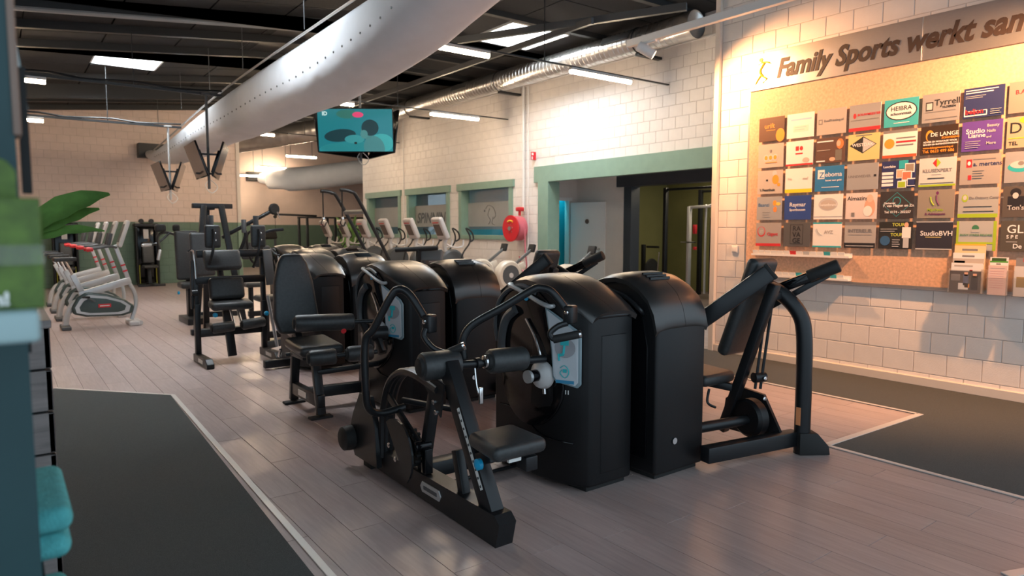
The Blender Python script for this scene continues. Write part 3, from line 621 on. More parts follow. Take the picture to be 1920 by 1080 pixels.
obj('hanging_rail', join(*[tube([(fduct(i / 40)[0] - .40, fduct(i / 40)[1], fduct(i / 40)[3] - .035) for i in range(4, 41)], .016, 6, 0), tube([(fduct(i / 40)[0] + .40, fduct(i / 40)[1], fduct(i / 40)[3] - .035) for i in range(4, 41)], .016, 6, 0)]), SILVER, fd)
for i in range(60):
    t = .12 + i * .0145
    cx, y, bot, top, wdt = fduct(t)
    z = bot + (top - bot) * .36
    obj('eyelet', disc((cx - wdt * 1.008, y, z), (-1, 0, 0), .013, .008, 8), DGREY, fd)
obj('wall_box', rbox(3.1, 3.85, 20.7, 21.0, 3.42, 3.80, .01), STEELB, fd, 0)
for y in (6.2, 8.6, 11.3, 13.4, 15.8, 18.4):
    cx = 3.6
    obj('hanger_wire', tube([(cx - .4, y, 4.0), (cx - .4, y, cz(3.2) - .01)], .007, 6, 0), GREYST, fd)
fe = thing('fabric_duct', 'grey fabric air duct end on the distant beige wall', 'air duct', (10.5, 27, 3.5))
obj('sleeve', tube([(8.3, 27.9, 3.55), (8.8, 27.3, 3.45), (9.8, 26.5, 3.5), (11.5, 25.2, 3.75), (13.4, 23.8, 4.0)], [.12] * 2 + [.2] * 3 + [.38] * 4 + [.46] * 16, 20), FABRIC, fe)
obj('wall_box', rbox(7.9, 8.45, 27.7, 28.0, 3.4, 3.75, .01), STEELB, fe, 0)
# ---- light rails with tubes
RAILS = [(8.0, [(4.35, 5.6), (7.11, 8.44)]), (12.65, [(4.4, 5.65), (7.35, 8.57)]), (17.9, [(4.6, 5.8), (7.3, 8.5)]), (3.35, [])]  # the last rail is an added, unseen one that carries no lamps
for y, ts in RAILS:
    x1 = 9.37 if y > 5 else 6.0
    tag(obj('light_rail', join(box(4.12 if y > 5 else 2.3, x1, y - .02, y + .02, 3.97, 3.99), *[box(x - .006, x + .006, y - .006, y + .006, 3.98, cz(x)) for x in (4.6, 6.6)]), STEELB, None, 0), 'thin black lamp rail %s' % {8.0: 'above the wide sage opening', 12.65: 'beside the hose reel pipes', 17.9: 'behind the hanging screens', 3.35: 'added unseen over machine 11, without lamps'}[y], 'rail')
    for (xa, xb) in ts:
        where = {8.0: 'on the rail above the wide opening', 12.65: 'on the rail by the hose reel', 17.9: 'on the rail behind the screens', 3.35: 'on the rail over machine 11'}[y]
        t = thing('tube_lamp', 'lit warm tube lamp %s, %s' % (where, 'beside the carpet mat' if xa < 3 else 'beside the sponsor wall' if y < 5 else 'duct side' if xa < 6 else 'wall side'), 'lamp', ((xa + xb) / 2, y, 3.9))
        obj('housing', rbox(xa, xb, y - .045, y + .045, 3.925, 3.97, .008), LGREY, t)
        obj('diffuser', cyl((xa + .01, y, 3.905), (xb - .01, y, 3.905), .033, 12), TUBEM, t)
for (xa, xb, y, wh) in ((-.6, .67, 12.2, 'nearer left rail above the bikes'), (-.5, .775, 15.4, 'far left rail near the cream wall'), (7.68, 8.71, 22.6, 'hall rail nearest the opening'), (8.2, 9.4, 27.3, 'hall rail by the beige wall'), (6.9, 7.95, 26.6, 'low hall rail showing past the cream wall edge')):
    zr = {12.2: -.27, 15.4: -.42, 26.6: -.40}.get(y, 0)
    t = thing('tube_lamp', 'lit warm tube lamp on the ' + wh, 'lamp', ((xa + xb) / 2, y, 3.9 + zr))
    obj('housing', rbox(xa, xb, y - .045, y + .045, 3.925 + zr, 3.97 + zr, .008), LGREY, t)
    obj('diffuser', cyl((xa + .01, y, 3.905 + zr), (xb - .01, y, 3.905 + zr), .033, 12), TUBEM, t)
    if y > 20:
        for x in (xa + .15, xb - .15): obj('hanger', box(x - .006, x + .006, y - .006, y + .006, 3.96 + zr, 5.14), STEELB, t, 0)
for y, zr, lab in ((12.2, -.27, 'black cable rail with wires above the nearest bike'), (15.4, -.42, 'black cable rail with wires carrying the farther screens')):
    tag(obj('light_rail', join(box(-2.5, 3.1, y - .02, y + .02, 3.97 + zr, 4.01 + zr), tube([(-2.5 + i * .4, y + .02 * (i % 2), 4.02 + zr + .02 * (i % 3)) for i in range(15)], .018, 6, 2), *[box(x - .006, x + .006, y - .006, y + .006, 4.0 + zr, cz(x)) for x in (-.5, 1.8)]), STEELB, None, 0), lab, 'rail')
tag(obj('cable_bundle', tube([(-2, 10.97, 4.085), (0, 10.98, 4.282), (1.5, 11.0, 4.432), (3, 11.01, 4.582), (4.6, 11.02, 4.742)], .035, 8), mat('grey_cable', (.30, .30, .30), .5)), 'grey cable bundle tied along a ceiling beam', 'cable')
# ---- track with spot lamps near the sponsor wall
tr = tag(obj('track_rail', rbox(5.98, 6.04, 1.2, 5.75, 3.62, 3.70, .004), WHITEP, None, 0), 'white lamp track hung in front of the sponsor wall', 'lamp track')
def spot(lab, y, tgt, pw, sfx=''):
    p = Vector((6.01, y, 3.52)); d = (Vector(tgt) - p).normalized()
    t = thing('spot_lamp' + sfx, lab, 'lamp', (6.01, y, 3.52))
    obj('bracket', join(rbox(5.99, 6.03, y - .13, y + .13, 3.60, 3.63, .004), cyl(p, (6.01, y, 3.62), .012, 10)), WHITEP, t)
    obj('barrel', lathe([(.052, -.12), (.056, -.115), (.056, .09), (.05, .09), (.048, .05)], p, d, 20), WHITEP, t)
    obj('lens' + sfx, disc(p + d * .06, d, .046, .006, 20), LAMPF, t)
    l = bpy.data.lights.new('spot_light' + sfx, 'SPOT'); l.energy = pw; l.color = (1.0, .46, .19); l.spot_size = math.radians(104); l.spot_blend = .7; l.shadow_soft_size = .05
    o = bpy.data.objects.new('spot_light' + sfx, l); COL.objects.link(o); o.parent = t; o.location = d * .1
    o.rotation_euler = d.to_track_quat('-Z', 'Y').to_euler()
spot('white spot lamp at the duct end of the track', 5.45, (7.05, 4.35, 2.6), SPOT_W * 1.45)
spot('white spot lamp beyond the leaflet racks', 1.35, (7.05, 2.7, 1.5), SPOT_W * 2.3, '_offscreen')
# ---- screens hanging in clusters
SCR = bpy.data.materials.new('screen_picture'); SCR.use_nodes = True
nt = SCR.node_tree; b = nt.nodes['Principled BSDF']; b.inputs['Roughness'].default_value = .15
b.inputs['Base Color'].default_value = (.01, .05, .06, 1); b.inputs['Emission Color'].default_value = (.004, .10, .12, 1); b.inputs['Emission Strength'].default_value = 1.0
def glow(name, c, s=.5): return mat(name, tuple(x * .8 for x in c), .3, emit=s)
OFFS = mat('dim_screen', (.10, .075, .06), .12, var=.5, scale=5)
def tv(parent, c, ang, tilt, wd=1.2, ht=.69, picture=False):
    M = Matrix.Translation(c) @ Matrix.Rotation(ang, 4, 'Z') @ Matrix.Rotation(tilt, 4, 'X')     # screen faces local -Y
    tvb = obj('television', xf(join(rbox(-wd / 2, wd / 2, 0, .03, -ht / 2, ht / 2, .006), rbox(-wd * .35, wd * .35, .03, .07, -ht * .4, ht * .25, .01)), M), GLOSSB, parent)
    obj('screen', xf(box(-wd / 2 + .015, wd / 2 - .015, -.002, .001, -ht / 2 + .02, ht / 2 - .015), M), SCR if picture else OFFS, tvb, 0)
    if picture:
        def el(u, v, ru, rv, col, k, rot=0):
            n = 22; pts = []
            for a in range(n):
                p, q = ru * math.cos(a * 2 * math.pi / n), rv * math.sin(a * 2 * math.pi / n)
                pts.append((u + p * math.cos(rot) - q * math.sin(rot), v + p * math.sin(rot) + q * math.cos(rot)))
            pts = [(max(-wd / 2 + .016, min(wd / 2 - .016, x)), max(-ht / 2 + .021, min(ht / 2 - .016, z))) for x, z in pts]
            obj('picture_shape', xf(prism(pts, 'y', -.003 - .0004 * k, -.002), M), glow('pic_%d' % k, col), tvb, 0)
        el(.0, -.30, .6, .12, (.012, .20, .23), 1); el(-.25, -.08, .26, .10, (.004, .035, .045), 2, .1); el(-.02, -.14, .16, .07, (.03, .25, .28), 3)
        el(.42, -.2, .2, .15, (.04, .33, .36), 4); el(.30, -.28, .17, .2, (.05, .20, .22), 5, .3); el(.19, -.02, .10, .12, (.05, .19, .20), 6); el(.24, .045, .14, .13, (.008, .035, .045), 7)
        el(.14, -.06, .06, .07, (.06, .22, .23), 8); el(-.12, .26, .18, .07, (.02, .14, .12), 9); el(.05, .25, .09, .045, (.62, .05, .16), 10)
        obj('channel_mark', xf(orient(text_mesh('ID', .085, .0005, 0, .003), (-.53, -.004, .24), (1, 0, 0), (0, 0, 1)), M), glow('pic_white', (.6, .8, .8)), tvb, 0)
def cluster(lab, x, y, ztop, zc, tvs, r=.20, pole=SILVER):
    t = thing('screen_cluster', lab, 'television', (x, y, zc))
    obj('pole', join(cyl((x, y, zc - .45), (x, y, ztop), .022, 10), cyl((x, y, ztop - .03), (x, y, ztop), .08, 12)), pole, t)
    for a, _, _ in tvs:
        for dz in (-.2, .12): obj('mount', bar((x, y, zc + dz), (x + math.sin(a) * r, y - math.cos(a) * r, zc + dz), .04, .03, r=0), STEELB, t, 0)
    obj('cable_loop', tube([(x + .03, y, zc - .3), (x + .12, y - .05, zc - .42), (x + .02, y - .06, zc - .52), (x - .06, y, zc - .40), (x, y, zc - .3)], .008, 6), WHITEP, t)
    for a, tl, pic in tvs:
        tv(t, (x + math.sin(a) * r, y - math.cos(a) * r, zc), a, tl, *((1.24, .71) if r > .3 else (1.0, .58)), picture=pic)
cluster('hanging cluster of televisions showing a child in teal water', 5.0, 10.95, cz(5.0), 3.11, [(-.62, .12, True), (-.62 - 2.094, .12, False), (-.62 + 2.094, .12, False)], .42, GREYST)
cluster('pair of hanging televisions in a V by the duct, larger pair', 2.85, 12.2, 3.73, 2.62, [(-1.62, .32, False), (1.25, .32, False)], .20, GREYST)
cluster('pair of hanging televisions in a V near the cream wall', 2.85, 15.4, 3.59, 2.55, [(-1.58, .32, False), (1.3, .32, False)], .18)
# ---- things on the far wall
hr = thing('hose_reel', 'red fire hose reel mounted on the white wall', 'fire hose', (9.2, 12.05, 1.5))
obj('disc', lathe([(.02, -.01), (.27, -.01), (.29, .01), (.29, .03), (.10, .03)], (9.02, 12.05, 1.52), (-1, 0, 0), 32), REDP, hr)
obj('hub', join(disc((8.99, 12.05, 1.52), (-1, 0, 0), .05, .03), *[disc((8.985, 12.05 + .1 * math.cos(a), 1.52 + .1 * math.sin(a)), (-1, 0, 0), .012, .006, 8) for a in (0, 1, 2, 3, 4, 5)]), CHROME, hr)
obj('label_arc', tube([(8.985, 12.05 + .17 * math.cos(a), 1.52 + .17 * math.sin(a)) for a in (1.0, 1.3, 1.57, 1.9, 2.15)], .018, 6), YEL, hr)
obj('hose', join(*[lathe([(.20, 0), (.24, .0), (.27, .02), (.24, .04), (.20, .04)], (9.08 + .042 * i, 12.05, 1.52), (1, 0, 0), 28) for i in range(5)], tube([(9.2, 11.80, 1.5), (9.2, 11.78, 1.0), (9.25, 11.80, .7), (9.28, 11.95, .55), (9.28, 12.1, .9)], .016, 8)), REDHOSE, hr)
obj('bracket', join(box(9.28, 9.36, 12.0, 12.1, 1.3, 1.75), cyl((9.0, 12.05, 1.52), (9.36, 12.05, 1.52), .03)), REDP, hr)
obj('valve', join(cyl((9.25, 12.05, 1.80), (9.25, 12.05, 1.92), .03), rbox(9.18, 9.32, 11.97, 12.12, 1.90, 1.99, .02)), REDP, hr)
tag(obj('wall_pipe', join(cyl((9.33, 12.02, 1.9), (9.33, 12.02, 4.6), .028, 10), cyl((9.335, 11.86, .2), (9.335, 11.86, 4.6), .014, 8)), WHITEP), 'white water pipes running up the wall above the hose reel', 'pipe')
tag(obj('wall_pipe', join(cyl((9.345, 17.62, .2), (9.345, 17.62, 4.9), .014, 8)), WHITEP), 'thin white conduit between the two smaller windows', 'pipe')
es = thing('fire_sign', 'small red and white fire hose sign above the sage beam', 'sign', (9.3, 11.64, 3.0))
obj('plate', rbox(9.24, 9.37, 11.63, 11.645, 2.99, 3.16, .002), REDP, es, 0)
obj('symbol', join(box(9.25, 9.30, 11.627, 11.63, 3.09, 3.14), box(9.25, 9.28, 11.627, 11.63, 3.0, 3.06)), STICK, es, 0)
tag(obj('thermostat', rbox(2.98, 3.12, 20.965, 21.0, 1.55, 1.68, .004), WHITEP), 'small white control box on the green blocks', 'control box')
# ================================================================ circuit machines
TOP = [(-.02, 1.035), (.04, 1.085), (.12, 1.135), (.22, 1.185), (.33, 1.222), (.43, 1.235), (.53, 1.222), (.62, 1.18), (.70, 1.115), (.75, 1.03), (.775, .93)]
def housing(root, tf, number=None, vents=False, rich=True):
    """tf maps (u along the machine, v front to back, z) to world"""
    def bend(u, v, z):
        if u < .30: v = v + max(0, 1 - max(v, 0) / .45) * .12 * ((.30 - u) / .30) ** 2
        return u, v, z
    T = lambda m: ([tf(*bend(*p)) for p in m[0]], m[1])
    cols = [(0, 1.02), (.06, 1.07)] + [(u, z - .022) for u, z in TOP[2:-1]] + [(.768, .9)]
    nC = len(cols); V = []
    for u, z in cols: V += [(u, 0, .03), (u, 0, z), (u, .45, .03), (u, .45, z)]
    Fc = [(0, 1, 3, 2), (4 * nC - 4, 4 * nC - 2, 4 * nC - 1, 4 * nC - 3)]
    for i in range(nC - 1):
        a, b_ = 4 * i, 4 * i + 4
        Fc += [(a, b_, b_ + 1, a + 1), (a + 2, a + 3, b_ + 3, b_ + 2), (a + 1, b_ + 1, b_ + 3, a + 3), (a, a + 2, b_ + 2, b_)]
    body = (V, Fc)
    hs = obj('housing', T(bevel(body, .03, 3, 40)), BODYB, root, 40)
    obj('plinth', T(rbox(.03, .74, .03, .42, 0, .04, .005)), RUB, hs, 0)
    def hood(v0, v1, full):
        vs = [v0 + (v1 - v0) * i / 6 for i in range(7)]
        V, Fc = [], []
        for (u, z) in TOP:
            for v in vs:
                e = abs(v - .225) / .235
                V.append((u, v, z - .03 * e ** 4))
        nU, nV = len(TOP), 7
        for i in range(nU - 1):
            for k in range(nV - 1): a = i * nV + k; Fc.append((a, a + 1, a + nV + 1, a + nV))
        nv = len(V); V += [(p[0] + (.012 if p[0] < 0 else (-.012 if p[0] > .74 else 0)), p[1], p[2] - .028) for p in V]
        Fc += [tuple(i + nv for i in f[::-1]) for f in Fc]
        bd_ = list(range(nV)) + [i * nV + nV - 1 for i in range(1, nU)] + [(nU - 1) * nV + k for k in range(nV - 2, -1, -1)] + [i * nV for i in range(nU - 2, 0, -1)]
        for a, b_ in zip(bd_, bd_[1:] + bd_[:1]): Fc.append((a, b_, b_ + nv, a + nv))
        return V, Fc
    obj('hood', T(hood(-.012, .20, 1)), HOOD2, hs, 60)
    obj('hood_rear', T(hood(.203, .462, 1)), HOOD, hs, 60)
    obj('lip_trim', T(rbox(-.012, .01, .0, .45, 1.0, 1.022, .004)), GLOSSB, hs)
    obj('end_panel', T(rbox(-.006, .01, .10, .37, .10, .90, .005)), BODYB, hs)
    if vents:
        obj('rear_panel', T(bevel(prism([(.08, .12), (.08, .86)] + [(u * .86 + .055, z - .13) for u, z in TOP[2:9]] + [(.70, .80), (.70, .12)], 'y', .44, .458), .006, 2)), GLOSSB, hs)
        obj('grab_rail', T(tube([(.66, .455, 1.0), (.66, .49, 1.03), (.55, .50, 1.10), (.40, .50, 1.13), (.34, .455, 1.13)], .014, 8)), FRAME, hs)
        obj('top_vent', T(join(*[rbox(.52 + .03 * i, .535 + .03 * i, .14, .32, 1.206 - .014 * i - .01, 1.232 - .013 * i, .003) for i in range(3)])), GLOSSB, hs, 0)
        obj('air_inlet', T(disc((.772, .28, .22), (1, 0, 0), .02, .004, 16)), CHROME, hs)
        return hs
    # front: gloss panel, dial, placard
    pan = [(.40 + .27 * math.cos(a), .60 + .27 * math.sin(a)) for a in [math.pi * (1.0 + i / 12) for i in range(13)]]
    pan += [(.68, .75), (.725, .88), (.72, .98), (.66, 1.08), (.56, 1.15), (.44, 1.17), (.33, 1.15), (.24, 1.09), (.20, .98), (.16, .80)]
    obj('front_panel', T(bevel(prism(pan, 'y', -.014, .002), .006, 2)), GLOSSB, hs)
    obj('panel_arch', T(tube([(.72, -.012, .80), (.735, -.016, .93), (.69, -.016, 1.06), (.58, -.016, 1.14), (.45, -.016, 1.165), (.33, -.016, 1.13)], .014, 8)), DGREY, hs)
    obj('belt_guard', T(tube([(.62, -.02, .62), (.66, -.02, .78), (.62, -.02, .94), (.52, -.02, 1.02)], .03, 8)), DGREY, hs)
    obj('cam_slot', T(tube([(.25, -.018, .55), (.27, -.018, .72), (.33, -.018, .86), (.42, -.018, .97)], .010, 8)), CHROME, hs)
    dl = obj('weight_dial', T(lathe([(.085, 0), (.085, .008), (.075, .03), (.05, .042), (.04, .05), (.036, .05)], (.27, -.012, .66), (0, -1, 0), 28)), LGREY, hs)
    obj('knob', T(join(lathe([(.034, .045), (.034, .10), (.028, .105)], (.27, -.012, .66), (0, -1, 0), 20))), GLOSSB, dl)
    obj('knob_ring', T(lathe([(.030, .10), (.037, .10), (.037, .118), (.030, .118)], (.27, -.012, .66), (0, -1, 0), 20)), SILVER, dl)
    obj('pin', T(cyl((.27, -.03, .74), (.27, -.03, .775), .012, 10)), CHROME, dl)
    pc = [(.235, 1.06), (.05, .94), (.03, .90), (.03, .63), (.045, .61), (.16, .635), (.18, .66), (.19, .82)]
    pl = obj('placard', T(bevel(prism(pc, 'y', -.034, -.022), .004, 2)), PLACR, hs)
    pi_ = [(.11 + (p[0] - .11) * .86, .80 + (p[1] - .80) * .93) for p in pc]
    obj('sheet', T(prism(pi_, 'y', -.037, -.033)), PLACG, pl, 0)
    obj('picture_disc', T(disc((.108, -.0365, .835), (0, -1, 0), .056, .001, 24)), mat('placard_disc', (.30, .30, .32), .4), pl)
    obj('figure_print', T(join(box(.085, .13, -.0395, -.038, .85, .885), bar((.105, -.0388, .85), (.11, -.0388, .80), .002, .022, r=0), bar((.11, -.0388, .80), (.14, -.0388, .79), .002, .016, r=0), bar((.14, -.0388, .80), (.135, -.0388, .76), .002, .012, r=0))), TEALP, pl, 0)
    obj('muscle_print', T(join(tube([(.13, -.0385, .72), (.11, -.0385, .735), (.09, -.0385, .72), (.085, -.0385, .69), (.105, -.0385, .665), (.13, -.0385, .69), (.12, -.0385, .71)], .0022, 5), box(.095, .115, -.0393, -.038, .695, .715))), TEALP, pl)
    obj('footer_print', T(box(.058, .155, -.0393, -.037, .632, .65)), BLUEP, pl, 0)
    st = obj('warning_sticker', T(box(.655, .70, -.016, -.003, .66, .80)), STICK, hs, 0)
    obj('sticker_lines', T(join(*[box(.66, .695, -.0168, -.0155, .675 + .03 * i, .683 + .03 * i) for i in range(4)])), ORST, st, 0)
    obj('badge', T(disc((.42, -.016, 1.10), (0, -1, 0), .022, .004, 16)), BLUEK, hs)
    obj('grab_rail', T(tube([(.56, .0, 1.165), (.56, -.035, 1.165), (.42, -.04, 1.13), (.22, -.04, 1.07), (.20, -.005, 1.065)], .013, 8)), SILVER if rich else FRAME, hs)
    obj('lower_seam', T(tube([(.70, -.003, .40), (.60, -.004, .405), (.45, -.004, .37), (.30, -.004, .30), (.08, -.003, .28)], .004, 6)), GLOSSB, hs)
    if number:
        tn = text_mesh(number, .032, .0006, 0, .0012)
        o0 = Vector(tf(*bend(.13, -.006, .565))); xd = Vector(tf(*bend(.09, -.006, .565))) - o0
        obj('number_print', orient(tn, o0, xd.normalized(), (0, 0, 1)), STICK, hs, 0)
    return hs
def TL(x0, y0): return lambda u, v, z: (x0 + v, y0 + u, z)
def TR(x1, y1): return lambda u, v, z: (x1 - v, y1 - u, z)
def roller(parent, p0, p1, r, name='roller_pad'):
    o = obj(name, cyl(p0, p1, r, 20, .022), LEATH, parent, 40)
    d = (Vector(p1) - Vector(p0)).normalized()
    obj('end_cap', join(lathe([(r * .72, 0), (r * .6, .012), (.01, .016)], Vector(p0), -d, 16)), RUB, o)
    return o
def bolt(p, d, r=.011): return lathe([(r, 0), (r, .006), (r * .6, .01)], p, d, 8)

# ---------------- machine 11: torso machine in front
m1 = thing('exercise_machine', 'black torso exercise machine numbered 11 with two bent handles and low seat', 'exercise machine', (2.5, 2.75, 0))
housing(m1, TL(2.5, 2.75), '11')
bm_ = obj('base_beam', prism([(2.53, .0), (2.50, .12), (2.54, .155), (3.90, .155), (3.95, .12), (3.95, .03)], 'x', 1.80, 1.90), FRAME, m1, 0)
for ya in (3.86,): obj('beam_foot', rbox(1.79, 1.91, ya, ya + .11, 0, .04, .006), RUB, bm_)
lp = obj('logo_plate', bevel(prism([(3.04, .06), (3.02, .09), (3.04, .12), (3.22, .12), (3.24, .09), (3.22, .06)], 'x', 1.794, 1.801), .002, 1), SILVER, bm_, 0)
obj('logo_print', box(1.792, 1.795, 3.06, 3.20, .08, .10), DGREY, lp, 0)
obj('cross_beam', join(bar((1.9, 3.42, .10), (2.55, 3.42, .10), .10, .09), bar((1.9, 3.30, .035), (2.5, 3.30, .035), .02, .02), bar((2.5, 3.36, .06), (2.5, 3.36, .24), .05, .04)), FRAME, m1)
ps = obj('seat_post', join(bar((1.85, 2.62, .13), (1.85, 3.02, .80), .075, .10), bar((1.85, 2.86, .10), (1.85, 2.94, .36), .05, .05)), FRAME, m1)
obj('height_scale', bar((1.811, 2.66, .24), (1.811, 2.87, .60), .002, .022, up=(-1, 0, 0) if 0 else (0, 0, 1), r=0), STICK, ps, 0)
obj('scale_marks', join(*[bar((1.8095, 2.665 + .021 * i, .25 + .036 * i), (1.8095, 2.671 + .021 * i, .26 + .036 * i), .002, .014, r=0) for i in range(10)]), DGREY, ps, 0)
for y, z in ((2.66, .20), (2.70, .17), (2.73, .32), (2.76, .30)): obj('bolt', bolt((1.89, y, z), (1, 0, 0)), CHROME, ps)
se = obj('seat', pad((1.89, 2.57, .485), (.31, .27, .075), rx=.06, r=.032, taper=.88), LEATH, m1, 40)
obj('seat_base', join(rbox(1.81, 2.0, 2.48, 2.68, .425, .455, .006), rbox(1.93, 2.0, 2.46, 2.54, .36, .43, .006), bar((1.85, 2.60, .42), (1.85, 2.76, .36), .07, .06)), FRAME, se)
obj('seat_label', box(1.83, 1.90, 2.462, 2.479, .425, .452), STICK, se, 0)
obj('seat_knob', lathe([(.012, 0), (.028, .01), (.028, .03), (.01, .04)], (1.80, 2.64, .38), (-1, 0, 0), 14), BLUEK, m1)
# arch bar, linkage, sector
obj('arch_bar', join(*[tube([(x, 3.72, .12), (x, 3.70, .38), (x, 3.62, .58), (x, 3.48, .68), (x, 3.30, .70), (x, 3.05, .66)], .022, 8) for x in (1.80, 1.83, 1.86)]), FRAME, m1)
obj('gusset_plate', prism([(3.02, .52), (3.18, .66), (3.08, .72), (2.98, .70)], 'x', 1.795, 1.805), FRAME, m1, 0)
for y, z in ((3.10, .67), (3.08, .59), (3.06, .54)): obj('bolt', bolt((1.795, y, z), (-1, 0, 0), .014), CHROME, m1)
obj('rear_strut', join(bar((1.85, 3.30, .14), (1.85, 3.16, .64), .06, .05), bar((1.80, 3.62, .52), (1.80, 3.22, .30), .02, .045), bar((1.85, 3.55, .50), (2.1, 3.2, .46), .03, .03)), FRAME, m1)
obj('link_joint', join(cyl((1.76, 3.24, .31), (1.86, 3.24, .31), .03, 16, .006), rbox(1.80, 1.85, 3.19, 3.24, .16, .30, .005)), GLOSSB, m1)
obj('side_plate', prism([(3.70, .06), (4.02, .06), (4.10, .20), (4.03, .34), (3.93, .48), (3.80, .48), (3.72, .30)], 'x', 1.755, 1.79), FRAME, m1, 0)
obj('rear_wheel', lathe([(.06, 0), (.075, .01), (.08, .05), (.08, .07)], (1.68, 4.05, .17), (1, 0, 0), 28), RUB, m1)
obj('sector_plate', prism([(3.42 + .19 * math.cos(a), .24 + .19 * math.sin(a)) for a in [.9 + i * .26 for i in range(13)]], 'x', 1.74, 1.752), FRAME, m1, 0)
obj('chain_sprocket', join(lathe([(.10, 0), (.10, .03), (.06, .03), (.06, .0)], (1.80, 3.36, .27), (1, 0, 0), 24), *[cyl((1.785, 3.36 + .1 * math.cos(a * .42), .27 + .1 * math.sin(a * .42)), (1.835, 3.36 + .1 * math.cos(a * .42), .27 + .1 * math.sin(a * .42)), .010, 6) for a in range(15)]), RUB, m1)
for y, z in ((3.50, .26), (3.42, .20)): obj('bolt', bolt((1.74, y, z), (-1, 0, 0), .016), CHROME, m1)
# rollers on the post head
obj('roller_axle', join(cyl((1.70, 3.06, .79), (2.47, 2.98, .76), .022, 14), cyl((2.02, 3.02, .78), (2.045, 3.02, .78), .03, 14)), FRAME, m1)
roller(m1, (1.71, 3.07, .79), (1.93, 3.05, .79), .075)
roller(m1, (2.09, 3.00, .785), (2.33, 2.985, .78), .068)
obj('collar', lathe([(.03, 0), (.036, .004), (.036, .02), (.03, .024)], (2.06, 3.005, .785), (1, -.06, 0), 16), CHROME, m1)
obj('lanyard_clip', join(tube([(2.0, 3.0, .76), (2.0, 2.98, .66), (2.02, 2.97, .60)], .006, 6), rbox(2.005, 2.03, 2.96, 2.975, .57, .66, .004)), CHROME, m1)
# handles
def handle(parent, path, piv, low, grip):
    h = obj('lever', tube(path, .022, 12), FRAME, parent)
    obj('pivot_block', bevel(xf(box(-.035, .035, -.03, .03, -.055, .045), Matrix.Translation(piv) @ Matrix.Rotation(.35, 4, 'Z')), .012, 3), FRAME, h)
    obj('pivot_bolt', bolt((piv[0] - .036, piv[1] - .012, piv[2] + .01), (-1, -.3, 0), .014), CHROME, h)
    obj('hand_hook', tube(low, .016, 10), FRAME, h)
    g_ = obj('grip', cyl(grip[0], grip[1], .022, 14, .004), RUB, h)
    d = (Vector(grip[1]) - Vector(grip[0])).normalized()
    obj('grip_cap', lathe([(.022, 0), (.022, .012), (.012, .016)], Vector(grip[1]), d, 14), CHROME, g_)
handle(m1, [(1.84, 3.50, .47), (1.70, 3.50, .455), (1.61, 3.48, .50), (1.585, 3.465, .62), (1.585, 3.46, .88), (1.62, 3.42, .96), (1.685, 3.35, 1.13), (1.72, 3.32, 1.175), (1.76, 3.27, 1.15), (1.81, 3.20, 1.03)], (1.83, 3.18, 1.0),
       [(1.80, 3.17, .97), (1.785, 3.16, .93), (1.82, 3.12, .87), (1.88, 3.07, .84)], ((1.87, 3.08, .84), (1.935, 3.01, .885)))
handle(m1, [(1.99, 3.09, .80), (1.985, 3.09, .90), (2.03, 3.06, .985), (2.16, 2.96, 1.08), (2.28, 2.86, 1.175), (2.32, 2.83, 1.185), (2.36, 2.79, 1.165), (2.41, 2.74, 1.08)], (2.43, 2.72, 1.05),
       [(2.41, 2.72, 1.0), (2.36, 2.74, .985), (2.325, 2.76, .95), (2.335, 2.75, .92), (2.36, 2.73, .92)], ((2.335, 2.75, .915), (2.44, 2.66, .945)))

